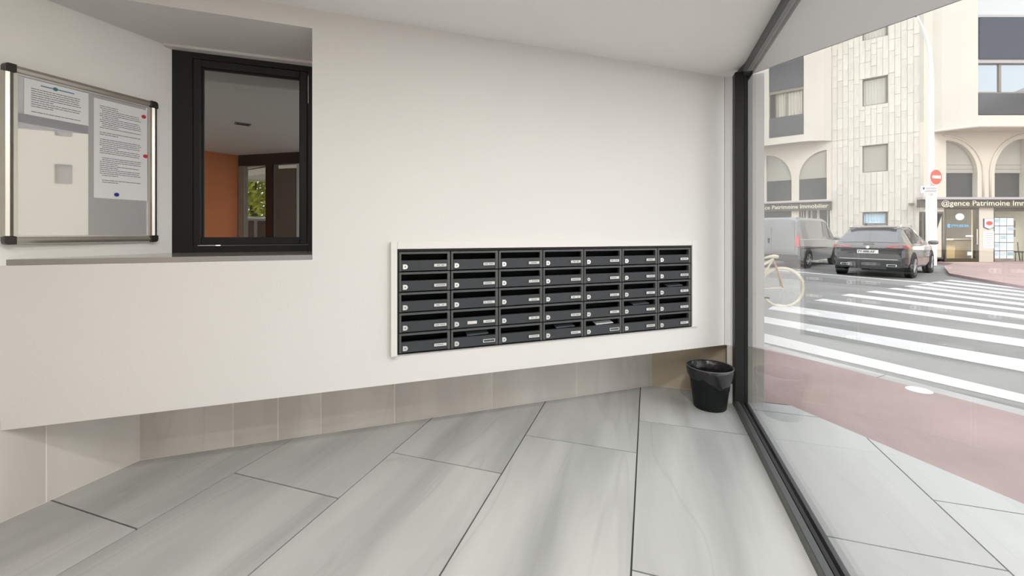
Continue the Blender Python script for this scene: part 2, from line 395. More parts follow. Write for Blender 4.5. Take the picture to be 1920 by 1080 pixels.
MB().prism([(-.02, -.05), (uwr, -.05), (uwr, -.0), (-.02, -.0)], zt1, zt1+.02).obj('trim_strip', M['trim'], win)
sl = MB().prism([tuple(p) for p in (C0+Gd*.03, WP(uN-.002), WINR-Wn*.002, WIN0-Wn*.002)], ZS, ZS+.025)
tag(sl.obj('window_sill', M['sill'], bev=.002), 'grey laminate shelf sill in the niche below the black window', 'window sill')
MB().box(uN and 0, .05, 0, .03, 0, .02) if False else None

# ------------------------------------------------------------------ shop glass on the right
gw = thing('window_1', None, None, (0, 0, 0), RZG); gw['kind'] = 'structure'     # local x = Pd, y = Gd
bN = (WCOR+Pd*.0).dot(Gd)-.03; bS = FB.dot(Gd)
bM = 2.955*Gd.y+1.565*Gd.x-.02
bM = HIT(1378, ab(aF, 0), Gd).dot(Gd)
# bottom rail: room-side face, top face, rebate
MB().box(aF, aF+.03, bS, bM+.08, 0, .05).obj('bottom_rail', M['graphite'], gw, bev=.003)
MB().box(aF+.034, aF+.052, bS, bM, 0, .046).obj('glazing_bead', M['bead'], gw, bev=.002)
MB().box(aF+.066, aF+.085, bS, bM, 0, .046).obj('outer_rail', M['graphite'], gw, bev=.002)
MB().box(aF, aF+.055, bM, bM+.09, .0, 2.30).obj('mullion', M['black'], gw, bev=.003)
MB().box(aF+.058, aF+.08, bM+.0, bM+.09, .0, 2.30).obj('outer_mullion', M['bead'], gw, bev=.003)
MB().box(aF+.052, aF+.085, bS, bM+.09, 2.27, CEIL-.004).obj('top_rail', M['graphite'], gw, bev=.003)
MB().box(aF+.089, aF+.10, bS, bM+.09, 2.262, CEIL-.004).obj('glazing_bead', M['bead'], gw, bev=.002)
MB().box(aF+.054, aF+.064, bS, bM+.005, .03, 2.30).obj('pane', M['glass'], gw)
# entrance door and side light behind the camera
dw = thing('door_1', None, None, (BACKR.x, BACKR.y, 0), math.atan2(DOORE.y-BACKR.y, DOORE.x-BACKR.x)); dw['kind'] = 'structure'
dl = (DOORE-BACKR).length
MB().box(0, dl, 0, .07, 2.18, CEIL).obj('lintel', M['redbrown'], dw)
MB().box(0, .10, .0, .07, 0, 2.18).obj('door_post', mat('beige_post', (.45, .41, .36), .6), dw)
MB().box(.48, .60, 0, .07, 0, 2.18).obj('door_post', M['redbrown'], dw)
MB().box(dl-.05, dl, 0, .07, 0, 2.18).obj('door_post', M['redbrown'], dw)
MB().box(.10, .48, .03, .04, .0, 2.18).obj('pane', M['glass'], dw)
MB().box(.64, dl-.22, .01, .05, .0, 2.12).obj('side_panel', mat('taupe_panel', (.20, .165, .14), .6), dw)
MB().box(.60, .64, .0, .05, .0, 2.18).obj('frame_strip', M['ink'], dw)
MB().box(dl-.20, dl-.05, .01, .05, .0, 2.18).obj('frame_strip', M['trim'], dw)
dw2 = thing('door_2', None, None, (DOORE.x, DOORE.y, 0), math.atan2(FB.y-DOORE.y, FB.x-DOORE.x)); dw2['kind'] = 'structure'
dl2 = (FB-DOORE).length
ring(MB(), 0, dl2, 0, CEIL, .06, dl2-.06, .08, 2.2, 0, .06).obj('frame', M['black'], dw2)
MB().box(.06, dl2-.06, .02, .03, .08, 2.2).obj('pane', M['glass'], dw2)

# ------------------------------------------------------------------ vent mirrored in the window; unseen fill lights added to brighten the lobby
cv_ = thing('ceiling_vent', 'small dull ceiling grille mirrored in the niche window', 'vent', (-1.35, .25, CEIL))
ring(MB(), -.07, .07, -.05, .05, -.055, .055, -.035, .035, -.006, 0)
MB().box(-.07, .07, -.045, .045, -.008, 0).obj('frame', mat('dull_grey', (.25, .25, .24), .5), cv_)
for k in range(4): MB().box(-.055, .055, -.034+k*.02, -.026+k*.02, -.011, -.008).obj('slat', M['graphite'], cv_)
cl0 = None
for i, (x, y) in enumerate(((-.75, .35), (.05, -.3), (.42, .3), (.80, 1.0))):
    if cl0 is None:
        cl0 = thing('fill_light', '', 'lamp', (x, y, CEIL)); c = cl0
        MB().lathe([(.045, .001), (.055, -.006), (.06, -.006), (.06, 0)], 24).obj('bezel', M['chrome'], c, True)
        MB().lathe([(.0001, -.002), (.046, -.002)], 24).obj('diffuser', M['lamp'], c)
    else: c = copy_tree(cl0)
    c.location = (x, y, CEIL-.001)
    tag(c, ['added fill light nearest the notice board wall', 'added fill light nearest the entrance door', 'added fill light in the middle of the lobby', 'added fill light nearest the tall shop glass'][i], 'lamp', 'added ceiling fill lights')
    ld = bpy.data.lights.new('fill_lamp', 'AREA'); ld.shape = 'DISK'; ld.size = .09; ld.energy = FILL_W[i]; ld.color = (1, .985, .94)
    lo = link(bpy.data.objects.new('fill_lamp', ld)); lo.location = (0, 0, -.012); lo.parent = c

# ------------------------------------------------------------------ letterboxes
uB0, uB1 = U(747), U(1292); nb = 7; bw = (uB1-uB0)/nb; zb0 = zm0+.005; zb1 = ZAT(471.5, YM0); bh = (zb1-zb0)/5
case = thing('letterbox_casing', 'black metal casing that holds the rows of letterboxes in the white wall', 'casing', (O.x, O.y, zm0), RZW)
ring(MB(), uM0, uM1, 0, zm1-zm0, uB0, uB1, .004, zm1-zm0-.011, -.012, .36).obj('shell', M['black'], case)
dv = MB()
MB().box(uB0, uB1, .34, .355, .004, zm1-zm0-.011).obj('back_panel', M['dark'], case)
tr = MB()
uT0, uT1 = U(732), U(1304); zT1 = ZAT(453.5, WP(uT0).y)
tr.prism([WP(uT0), WP(uT0, -.03), WP(uM0-.001, -.03), WP(uM0-.001)], zm0-.004, zT1)
tr.prism([WP(uM1+.001), WP(uM1+.001, -.02), WP(uT1, -.02), WP(uT1)], zm0+.0, zT1-.0)
tr.prism([WP(uM0), WP(uM0, -.026), WP(uM1, -.022), WP(uM1)], zm1+.001, zT1)
struct('trim_1', tr, M['trim'], bev=.003)
def plate_text(seed):
    rnd = random.Random(seed); mb = MB(); x = -.030+rnd.random()*.012; e = .028-rnd.random()*.014
    two = rnd.random() < .3
    while x < e:
        w = .003+rnd.random()*.005
        if rnd.random() < .85:
            if two:
                mb.box(x, x+w, -.0030, -.0024, -.0045, -.0015); mb.box(x, x+w*.8, -.0030, -.0024, .001, .004)
            else: mb.box(x, x+w, -.0030, -.0024, -.0025, .0028)
        x += w+.0015
    return mesh('lettering', mb.v, mb.f, M['ink'])
texts = [plate_text(i) for i in range(9)]
e = .003
fr = MB()                                                       # front frame around the slot
fr.box(e, .014, -.016, .004, e, bh-e); fr.box(bw-.018, bw-e, -.016, .004, e, bh-e); fr.box(.014, bw-.018, -.016, .004, bh-.0145, bh-e)
dr_ = MB()                                                      # lower door, its top leaning outwards
z0, z1 = .004, bh*.555
dr_.add([(.015, -.012, z0), (bw-.019, -.012, z0), (bw-.019, .002, z0), (.015, .002, z0), (.015, -.019, z1), (bw-.019, -.019, z1), (bw-.019, .002, z1), (.015, .002, z1)],
        [(3, 2, 1, 0), (4, 5, 6, 7), (0, 1, 5, 4), (1, 2, 6, 5), (2, 3, 7, 6), (3, 0, 4, 7)])
bd = MB()                                                       # dark body behind the slot
bd.box(.004, .008, .004, .33, .004, bh-.004); bd.box(bw-.008, bw-.004, .004, .33, .004, bh-.004); bd.box(.008, bw-.008, .004, .33, bh-.008, bh-.004); bd.box(.008, bw-.008, .004, .33, .004, .008); bd.box(.008, bw-.008, .30, .33, .008, bh-.008)
bd.add([(.012, .03, bh-.012), (bw-.012, .03, bh-.012), (bw-.012, .06, bh*.5), (.012, .06, bh*.5), (.012, .034, bh-.012), (bw-.012, .034, bh-.012), (bw-.012, .064, bh*.5), (.012, .064, bh*.5)], [(0, 1, 2, 3), (7, 6, 5, 4), (0, 3, 7, 4), (1, 5, 6, 2), (0, 4, 5, 1), (3, 2, 6, 7)])
lk = MB()                                                       # D-shaped chrome lock plate
pts = [(-.012, -.013), (.002, -.013)]+[(.002+.012*cos(t), .013*sin(t)) for t in [(-pi/2+pi*k/8) for k in range(1, 8)]]+[(.002, .013), (-.012, .013)]
n = len(pts)
lk.add([(x, -.021, z) for x, z in pts]+[(x, -.013, z) for x, z in pts], [tuple(range(n)), tuple(range(n, 2*n))[::-1]]+[(i, n+i, n+(i+1) % n, (i+1) % n) for i in range(n)])
rl = MB().lathe([(.0001, -.021), (.010, -.021), (.012, -.013)], 16, 'y')
kh = MB().lathe([(.0001, -.0235), (.0038, -.0235), (.004, -.020)], 12, 'y')
kh.box(-.0012, .0012, -.0242, -.0234, -.004, .004)
rows = ['top', 'second', 'third', 'fourth', 'bottom']; cols = ['first', 'second', 'third', 'fourth', 'fifth', 'sixth', 'last']
me = {}
for nme, b_, m_ in (('front_frame', fr, M['boxrim']), ('door', dr_, M['box']), ('body', bd, M['dark']), ('lock', lk, M['chrome']), ('keyhole', kh, M['ink']), ('rlock', rl, M['chrome'])):
    me[nme] = mesh(nme, b_.v, b_.f, m_)
me['name_plate'] = mesh('name_plate', *(lambda b: (b.v, b.f))(MB().box(-.034, .034, -.0025, .003, -.0075, .0075)), M['white'])
me['empty_plate'] = mesh('empty_plate', *(lambda b: (b.v, b.f))(ring(MB(), -.036, .036, -.009, .009, -.032, .032, -.0055, .0055, -.004, .002)), M['chrome'])
me['clip'] = mesh('plate_holder', *(lambda b: (b.v, b.f))(ring(MB(), -.037, .037, -.0105, .0105, -.0345, .0345, -.008, .008, -.0035, .002)), M['boxrim'])
for r in range(5):
    for c in range(nb):
        special = {(3, 1): 'with an extra white sticker', (4, 1): 'with an empty name holder', (4, 4): 'with white mail in its slot',
                   (1, 4): 'with a round lock', (4, 3): 'with papers showing in its slot', (3, 5): 'with papers showing in its slot', (2, 6): 'with a parcel showing in its slot'}.get((r, c))
        lab = f'dark grey letterbox, {rows[r]} row, {cols[c]} column from the left' if c < 6 else f'dark grey letterbox, {rows[r]} row, right-hand end column'
        if special: lab = f'grey letterbox {special}, {rows[r]} row, {cols[c]} column'
        p = WP(uB0+bw*c)
        t = thing('letterbox', lab, 'letterbox', (p.x, p.y, zb0+bh*(4-r)), RZW, 'letterboxes in the dark bank on the white wall')
        put('front_frame', me['front_frame'], t); dd = put('door', me['door'], t); put('body', me['body'], t)
        k = put('lock', me['rlock'] if special == 'with a round lock' else me['lock'], t); k.location = (.034, 0, bh*.25)
        put('keyhole', me['keyhole'], k)
        if r == 4 and c in (1, 4):
            q = put('name_plate', me['empty_plate'], t); q.location = (bw-.058, -.0155, bh*.27)
        else:
            q = put('name_plate', me['name_plate'], t); q.location = (bw-.058, -.0165, bh*.29)
            put('plate_holder', me['clip'], q)
            put('lettering', texts[(r*7+c*3) % 9], q)
        if (r, c) == (3, 1):
            s_ = put('sticker', me['name_plate'], t); s_.location = (bw*.44, -.0165, bh*.28); s_['label'] = 'extra white sticker'
            s_.scale = (.8, 1, 1.1)
        if (r, c) in ((4, 1), (4, 3), (3, 5), (2, 6), (4, 4)):
            tag(MB().add([(bw*.35, .0, bh*.57), (bw*.8, .0, bh*.60), (bw*.8, .05, bh*.70), (bw*.35, .05, bh*.66), (bw*.35, .0, bh*.60), (bw*.8, .0, bh*.63), (bw*.8, .05, bh*.73), (bw*.35, .05, bh*.69)],
                         [(3, 2, 1, 0), (4, 5, 6, 7), (0, 1, 5, 4), (1, 2, 6, 5), (2, 3, 7, 6), (3, 0, 4, 7)]).obj('letter', M['paper'] if (r, c) == (4, 4) else mat('grey_print', (.10, .12, .13), .5), t), 'mail lying in the slot')

# ------------------------------------------------------------------ notice board on the left wall
nb0, nb1 = (HIT(8, WIN0+Pd*.03, Gd)-WIN0).dot(Gd), (HIT(291, WIN0+Pd*.005, Gd)-WIN0).dot(Gd)
zn0, zn1 = 1.152, 1.905
bl = nb1-nb0; bz = zn1-zn0; p = WIN0+Gd*nb0
bo = thing('notice_board', 'white magnetic notice board with aluminium frame and black corners left of the window', 'notice board', (p.x, p.y, zn0), math.atan2(Gd.y, Gd.x))
# local x along the wall (away from camera), local -y into the room
def prof(mb, pts, r0, r1):  # half-round rail
    mb.tube(pts, [r0]*len(pts), 10)
t = .032
def rail(a, b): 
    mb = MB(); a, b = V(a), V(b); d = (b-a).normalized(); s = V((0, 0, 1)) if abs(d.x) > .5 else V((1, 0, 0)); yv = V((0, 1, 0))
    prof_ = [(-t/2, 0), (-t/2, -.016), (-t*.36, -.026), (0, -.03), (t*.36, -.026), (t/2, -.016), (t/2, 0)]
    vs = [q+s*x+yv*y for q in (a, b) for x, y in prof_]; n = 7
    mb.add(vs, [(i, i+1, n+i+1, n+i) for i in range(n-1)]+[tuple(range(n))[::-1], tuple(range(n, 2*n))]); return mb
for a, b in (((t/2, 0, t), (t/2, 0, bz-t)), ((bl-t/2, 0, t), (bl-t/2, 0, bz-t)), ((t, 0, t/2), (bl-t, 0, t/2)), ((t, 0, bz-t/2), (bl-t, 0, bz-t/2))):
    rail(a, b).obj('frame_rail', M['alu'], bo)
for x, z, s1, s2 in ((0, 0, 1, 1), (bl, 0, -1, 1), (0, bz, 1, -1), (bl, bz, -1, -1)):
    poly = [(x+s1*(t+.004), z), (x+s1*.012, z), (x+s1*.003, z+s2*.004), (x, z+s2*.014), (x, z+s2*(t+.004)), (x+s1*(t*.8), z+s2*(t+.004)), (x+s1*(t+.004), z+s2*(t+.002))]
    n = len(poly); m_ = MB(); m_.add([(a, -.033, b) for a, b in poly]+[(a, 0, b) for a, b in poly], [tuple(range(n)), tuple(range(n, 2*n))[::-1]]+[(i, n+i, n+(i+1) % n, (i+1) % n) for i in range(n)])
    m_.obj('corner_cap', M['corner'], bo, bev=.003)
ring(MB(), t*.9, bl-t*.9, t*.9, bz-t*.9, t+.012, bl-t-.008, t+.006, bz-t-.006, -.017, -.002).obj('inner_frame', mat('pale_aluminium', (.62, .61, .57), .35, metal=.6), bo)
MB().box(t, bl-t, -.010, -.004, t, bz-t).obj('board', M['enamel'], bo)
def NX(px): return (HIT(px, WIN0+Pd*.012, Gd)-WIN0).dot(Gd)-nb0
def NZ(px, py): return ZAT(py, HIT(px, WIN0+Pd*.012, Gd).y)-zn0
def sheet(label, pxs, zs, seed, hdr):
    x0, x1 = NX(pxs[0]), NX(pxs[1]); z0, z1 = zs; q = p+Gd*x0+Pd*.0112
    s = thing('notice_sheet', label, 'paper', (q.x, q.y, zn0+z0), math.atan2(Gd.y, Gd.x), 'printed sheets on the notice board'); w, h = x1-x0, z1-z0
    MB().box(0, w, -.0008, 0, 0, h).obj('page', M['paper'], s)
    rnd = random.Random(seed); mb = MB(); z = h*(.74 if hdr else .93); 
    while z > (.04 if hdr else .16)*h:
        if rnd.random() < .12: z -= .014; continue
        x_ = w*(.10+(.04 if rnd.random() < .3 else 0)); e_ = w*(.88-(.45 if rnd.random() < .2 else rnd.random()*.05))
        while x_ < e_:
            l = .006+rnd.random()*.016; mb.box(x_, min(x_+l, e_), -.0012, -.0008, z, z+.0035); x_ += l+.0018
        z -= .0095
    o = mb.obj('lettering', M['ink'], s); o['kind'] = 'stuff'
    if hdr:
        MB().box(w*.24, w*.76, -.0012, -.0008, h*.865, h*.90).obj('header_band', M['blueink'], s)
        MB().lathe([(.0001, -.0016), (.0085, -.0016), (.0085, -.0008)], 16, 'y', (w*.46, 0, h*.883)).obj('emblem', M['greenink'], s)
    return s
sheet('printed notice with blue and green header, upper left of the board', (45, 166), (NZ(60, 216), NZ(60, 149)), 3, True)
sheet('long printed notice held by magnets on the right half of the board', (176, 276), (NZ(230, 374), NZ(230, 196)), 9, False)
for nm, lab, px, py, m_ in (('magnet', 'red round magnet at the top right of the long notice', 269, 219, M['redmag']), ('magnet', 'small red magnet halfway down the right edge of the board', 272, 293, M['redmag']), ('magnet', 'dark blue magnet at the foot of the long notice', 218, 365, M['bluemag'])):
    q = p+Gd*NX(px)+Pd*.0125
    o = MB().lathe([(.0001, -.007), (.008, -.007), (.0095, -.005), (.0095, 0), (.0001, 0)], 16, 'y').obj(nm, m_, smooth=False)
    o.location = (q.x, q.y, zn0+NZ(px, py)); o.rotation_euler = (0, 0, math.atan2(Gd.y, Gd.x)); tag(o, lab, 'magnet', 'magnets on the notice board')

# ------------------------------------------------------------------ waste bin
bc = V((1.368, 2.865))
wbn = thing('waste_bin', 'black plastic waste bin with bin liner in the corner by the shop glass', 'bin', (bc.x, bc.y, 0))
H = .278
MB().lathe([(.0001, .004), (.098, .004), (.100, 0), (.104, .006), (.118, H*.45), (.122, H*.47), (.128, H*.74), (.138, H*.78), (.147, H), (.143, H), (.132, H*.76), (.098, .012), (.0001, .012)], 48).obj('shell', M['bin'], wbn, True)
rnd = random.Random(4); lv = MB(); n = 64
prof_ = [(.09, .03), (.118, H*.55), (.128, H*.80), (.139, H-.002), (.146, H+.004), (.1495, H+.001), (.149, H-.02), (.143, H-.055), (.137, H*.70)]
off = [[rnd.uniform(-1, 1) for _ in range(n)] for _ in prof_]
for i, (r, z) in enumerate(prof_):
    for k in range(n):
        a = 2*pi*k/n; fold = .002*sin(9*a+i*.9)+.0018*sin(23*a+i*1.7)+.0012*off[i][k]
        if 3 <= i <= 5: fold *= .2
        if i > 5: fold = abs(fold)*.9
        dz = (.020*sin(2*a+1)+.012*sin(5*a)+.006*sin(13*a)) if i == 8 else (.006*sin(3*a+1) if i == 7 else 0)
        lv.v.append(((r+fold)*cos(a), (r+fold)*sin(a), z+dz))
for i in range(len(prof_)-1):
    for k in range(n): lv.f.append((i*n+k, i*n+(k+1) % n, (i+1)*n+(k+1) % n, (i+1)*n+k)); lv.mi.append(0)
lv.obj('bin_liner', M['bag'], wbn, True)
MB().tube([(.149*cos(2*pi*k/48), .149*sin(2*pi*k/48), H+.003) for k in range(48)], .0035, 8, True).obj('rim', mat('grey_rim', (.10, .10, .105), .25, spec=.8), wbn, True)

# ------------------------------------------------------------------ terrace, sidewalk, kerb, road
E0, E1 = FP(1475, 757), FP(1920, 945); Ed = (E1-E0).normalized(); En = V((-Ed.y, Ed.x))
if En.x < 0: En = -En
E2 = E1+Ed*5
PC = PIL+Pd*.0
ter = struct('terrace', MB().prism([tuple(q) for q in (ab(aF+.085, bM+.1), PIL+Pd*-.1, PIL+V((.0, .03)), E0, E2, ab(aF+.085, E2.dot(Gd)))], -.15, -.006), M['grout'])
for k in range(1, 7):
    b0 = (2.775+.4133*k) % TL - 4*TL
    while b0 < 3.6:
        a0 = A0+k*TW
        tile(a0, b0, [(ab(aF+.086, 0), Pd), (PIL, -Gd), (E0-Ed*0, -En), (E0, -V((0, 1)) if False else -En)], ter, M['terrace']); b0 += TL
K0, K1 = FP(1432, 652, -.03), FP(1920, 780, -.03); Kd = (K1-K0).normalized(); Kn = V((-Kd.y, Kd.x))
if Kn.x < 0: Kn = -Kn
sw = MB().prism([tuple(q) for q in (K0-Kd*16, K1+Kd*12, K1+Kd*12-Kn*9, E2, E0+V((-.02, .0)), PIL+V((0, .05)), PIL+V((-.3, .6)), K0-Kd*16-Kn*4)], -.2, -.03)
struct('sidewalk', MB().prism([tuple(q) for q in (K0-Kd*16, K1+Kd*12, K1+Kd*12-Kn*4, K0-Kd*16-Kn*4)], -.2, -.03), M['redwalk'])
kb = struct('kerb', MB().prism([tuple(q) for q in (K0-Kd*16, K1+Kd*12, K1+Kd*12+Kn*.15, K0-Kd*16+Kn*.15)], -.2, -.045), M['grout'])
mb = MB().box(0.004, .996, 0.002, .148, -.02, .015); kme = mesh('kerb_stone', mb.v, mb.f, M['kerb'])
for i in range(-15, 12):
    o = put('kerb_stone', kme, kb); q = K0+Kd*i+Kn*.15; o.location = (q.x, q.y, -.045); o.rotation_euler = (0, 0, math.atan2(Kd.y, Kd.x))
    if Kd.x*Kn.y-Kd.y*Kn.x > 0: o.location = ((K0+Kd*i).x, (K0+Kd*i).y, -.045)
def rz(q): d = (V(q)-K0).dot(Kn)-.15; return -.045-.155*min(1, max(0, d)/8)
rd = MB(); 
for d0, d1 in ((.15, 8.15), (8.15, 60)):
    pts = [K0-Kd*60+Kn*d0, K0+Kd*40+Kn*d0, K0+Kd*40+Kn*d1, K0-Kd*60+Kn*d1]
    rd.add([(q.x, q.y, rz(q)) for q in pts]+[(q.x, q.y, -.6) for q in pts], [(0, 1, 2, 3) if Kd.x*Kn.y-Kd.y*Kn.x > 0 else (3, 2, 1, 0), (4, 5, 6, 7)])
road = struct('road', rd, M['road'])
def RP(px, py):
    z = -.1
    for _ in range(12): q = FP(px, py, z); z = rz(q)
    return q
stripes = [((1425, 624), (1920, 741), (1425, 641), (1920, 757)), ((1425, 593), (1920, 675.5), (1425, 604), (1920, 698)), ((1455, 570), (1920, 637), (1440, 580), (1920, 651)),
           ((1543, 560.5), (1920, 610.5), (1527, 563.5), (1920, 619)), ((1593, 551), (1920, 591), (1577, 554), (1920, 598)), ((1641, 545.5), (1920, 579), (1622, 547.5), (1920, 584)),
           ((1679, 540), (1920, 569), (1664, 541.5), (1920, 573.5)), ((1711, 535.5), (1920, 560.5), (1695, 537), (1920, 564)), ((1738, 532), (1920, 553), (1722, 533.5), (1920, 556)),
           ((1762, 528), (1920, 546.5), (1746, 529.5), (1920, 549)), ((1783, 525), (1920, 540.5), (1769, 526), (1920, 542.5))]
for a, b, c, d in stripes:
    a, b, c, d = RP(*a), RP(*b), RP(*c), RP(*d)
    b, d = b+(b-a)*.5, d+(d-c)*.5
    mb = MB(); n = 10; vs = []
    for i in range(n+1):
        for q in (a+(b-a)*(i/n), c+(d-c)*(i/n)): vs.append((q.x, q.y, rz(q)+.006))
    for i in range(n+1):
        for q in (a+(b-a)*(i/n), c+(d-c)*(i/n)): vs.append((q.x, q.y, rz(q)-.01))
    N = 2*(n+1)
    mb.add(vs, [(2*i, 2*i+1, 2*i+3, 2*i+2) for i in range(n)]+[(2*i, 2*i+2, N+2*i+2, N+2*i) for i in range(n)]+[(2*i+1, N+2*i+1, N+2*i+3, 2*i+3) for i in range(n)]+[(0, N, N+1, 1)])
    mb.obj('crossing_stripe', M['stripe'], road)
def roadquad(nm, pts, m_, h_):
    P4 = [RP(*p_) for p_ in pts]; mb = MB(); n = 8; vs = []
    for dz in (h_, -.01):
        for i in range(n+1):
            for q in (P4[0]+(P4[1]-P4[0])*(i/n), P4[3]+(P4[2]-P4[3])*(i/n)): vs.append((q.x, q.y, rz(q)+dz))
    N = 2*(n+1)
    mb.add(vs, [(2*i, 2*i+1, 2*i+3, 2*i+2) for i in range(n)]+[(2*i, 2*i+2, N+2*i+2, N+2*i) for i in range(n)]+[(2*i+1, N+2*i+1, N+2*i+3, 2*i+3) for i in range(n)])
    return mb.obj(nm, m_, road)
roadquad('asphalt_patch', [(1380, 503), (1735, 540), (1680, 541), (1380, 514)], mat('dark_asphalt', (.13, .13, .13), .85, var=.1, bump=.3), .003)
roadquad('parking_line', [(1380, 499.5), (1752, 531), (1748, 532), (1380, 500.8)], M['stripe'], .005)
q = FP(1723, 732, -.03)
o = MB().lathe([(.0001, .006), (.075, .006), (.08, .003), (.08, -.01)], 32).obj('cover_plate', M['white']); o.location = (q.x, q.y, -.03)
tag(o, 'small round white cover plate set in the red sidewalk', 'cover plate')
# far sidewalk
struct('sidewalk_far', MB().prism([(12.8, 10.4), (14.35, 13.6), (17.3, 16.6), (19.4, 18.2), (19.2, 20.5), (32, 20.5), (36, 4), (15, 2)], -.4, -.12), M['redwalk'])

# ------------------------------------------------------------------ own building above the lobby (canopy soffit)
SO0 = ab(aF+.0, 3.4); s0 = V(((1433-960)/F*2.885, 2.885)); Sd = V((-sin(R(27)), cos(R(27))))
pts = [ab(aF+.105, bS-4), ab(aF+.105, 3.4), s0+Sd*.45, s0, s0-Sd*9]
struct('soffit', MB().prism([tuple(q) for q in pts], CEIL, CEIL+.12), mat('soffit_paint', (.76, .77, .76), .8))
struct('wall_upper', MB().prism([tuple(q) for q in (s0+Sd*3, s0-Sd*9, s0-Sd*9-V((9, 2)), s0+Sd*3-V((9, -1)))], CEIL+.13, 11), M['facade'])

# ------------------------------------------------------------------ apartment building across the street
JY = 19.2; J = V(((1725-960)/F*JY, JY)); Md = V((-sin(R(50.3)), cos(R(50.3)))); Mn = V((-cos(R(50.3)), -sin(R(50.3))))   # Mn faces the street
bld = thing('apartment_building', 'cream stone apartment building across the street with arched ground floor', 'building')
mrot = math.atan2(-Md.y, -Md.x)                                      # local x runs to the right along the facade, +y into the building
def mframe(name='section', off=0):
    e_ = link(bpy.data.objects.new(name, None)); return e_
def MS(px, off=0): q = HIT(px, J+Mn*off, Md); return (q-J).dot(-Md), q.y   # distance to the right of J (negative), depth
def MZ(px, py, off=0): return ZAT(py, MS(px, off)[1])
def mplace(o, off=0): q = J+Mn*off; o.location = (q.x, q.y, 0); o.rotation_euler = (0, 0, mrot); return o
def mbox(mb, px0, px1, z0, z1, off0, off1, base): mb.box(MS(px0, base)[0], MS(px1, base)[0], -off1, -off0, z0, z1)
# middle wall
ZTOP = 14
wins = []
for ytl, ybl in ((10, 77), (149, 200), (274, 324), (398, 445)):
    wins.append((MS(1617)[0], MS(1665)[0], MZ(1617, ybl), MZ(1617, ytl)))
sl0, sr0 = MS(1560)[0], 0.0
mplace(plate('wall', [(sl0, -.4), (sr0, -.4), (sr0, ZTOP), (sl0, ZTOP)], [[(a, z0), (b, z0), (b, z1), (a, z1)] for a, b, z0, z1 in wins], .25, M['facade'], bld))
zseam = MZ(1560, 265)
slabm = {}
rnd = random.Random(11); ncol = 15; cw = (sr0-sl0)/ncol
for c in range(ncol):
    z = 0.0+rnd.random()*-.3
    xa, xb = sl0+c*cw+.005, sl0+(c+1)*cw-.005
    while z < 13.2:
        h = rnd.choice((.55, .8, 1.05, 1.35)); z2 = z+h
        if z < zseam < z2: z2 = zseam
        hit = [w for w in wins if w[0] < xb-.02 and w[1] > xa+.02 and w[2] < z2-.01 and w[3] > z+.01]
        if hit:
            w = hit[0]
            segs = []
            if w[2] > z+.06: segs.append((z, w[2]-.004))
            nz = w[3]+.004
        else: segs = [(z, z2)]; nz = z2
        for za, zb in segs:
            key = (round(xb-xa, 3), round(zb-za, 2))
            if key not in slabm:
                b_ = MB().box(0, xb-xa, -.018, 0, .006, zb-za-.006); slabm[key] = mesh('stone_slab', b_.v, b_.f, M['slab'])
            o = put('stone_slab', slabm[key], bld); k = rnd.choice((0, .006, .012)); q = J-Md*xa+Mn*k
            o.location = (q.x, q.y, za); o.rotation_euler = (0, 0, mrot)
        z = nz
# windows of the middle wall
for i, (a, b, z0, z1) in enumerate(wins):
    f_ = ring(MB(), a, b, z0, z1, a+.05, b-.05, z0+.05, z1-.05, .08, .14).obj('window', M['bronze'], bld); mplace(f_)
    if i == 2: MB().box(a+.05, b-.05, .10, .12, z0+.05, z1-.05).obj('roller_shade', M['shade'], f_)
    else:
        MB().box(a+.05, b-.05, .11, .12, z0+.05, z1-.05).obj('pane', M['glass'], f_)
        cv = MB(); nn = 24; x0_, x1_ = a+.06, b-.06; zc0 = z0+.06 if i < 3 else z0+.7
        vs = [(x0_+(x1_-x0_)*k/nn, .17+.02*sin(k*1.9), z) for z in (zc0, z1-.06) for k in range(nn+1)]+[(x0_+(x1_-x0_)*k/nn, .18+.02*sin(k*1.9), z) for z in (zc0, z1-.06) for k in range(nn+1)]
        n = nn+1
        cv.add(vs, [(k, k+1, n+k+1, n+k) for k in range(nn)]+[(3*n+k, 3*n+k+1, 2*n+k+1, 2*n+k) for k in range(nn)])
        cv.obj('curtain' if i < 3 else 'blue_poster', M['curtain'] if i < 3 else M['sky_blue'], f_)
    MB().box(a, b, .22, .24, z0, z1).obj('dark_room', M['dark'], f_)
# left ground floor wall with arches
def arc_half(xl, xr, z0, zs, zt, mirror=False, n=14):
    """vertical edge on one side, quarter ellipse falling to the other"""
    pts = [(xl, z0), (xr, z0)]
    if not mirror:   # tall edge left
        pts += [(xl+(xr-xl)*cos(t), zs+(zt-zs)*sin(t)) for t in [pi/2*k/n for k in range(n+1)]]
    else:
        pts += [(xr-(xr-xl)*sin(t), zs+(zt-zs)*cos(t)) for t in [pi/2*k/n for k in range(n+1)]]
    return pts
def MZc(px0, px1, py): return MZ((px0+px1)/2, py)
xl1, xr1, xl2, xr2 = MS(1437)[0], MS(1484)[0], MS(1498)[0], MS(1550)[0]
zt_, zs_, zg_, zb_ = MZ(1460, 292), MZ(1460, 338), MZ(1484, 336), MZ(1490, 376)
h1 = arc_half(xl1, xr1, zb_, zs_, MZ(1440, 292)); h2 = arc_half(xl2, xr2, zb_, zs_, MZ(1549, 281), True)
low1 = [(MS(1380)[0], -.1), (xr1, -.1), (xr1, MZ(1484, 393)), (MS(1380)[0], MZ(1484, 393))]
low2 = [(xl2, -.1), (MS(1556)[0], -.1), (MS(1556)[0], MZ(1520, 392)), (xl2, MZ(1520, 392))]
mplace(plate('wall', [(MS(1340)[0], -.4), (sl0, -.4), (sl0, 6.6), (MS(1340)[0], 6.6)], [h1, h2, low1, low2], .25, M['facade2'], bld))
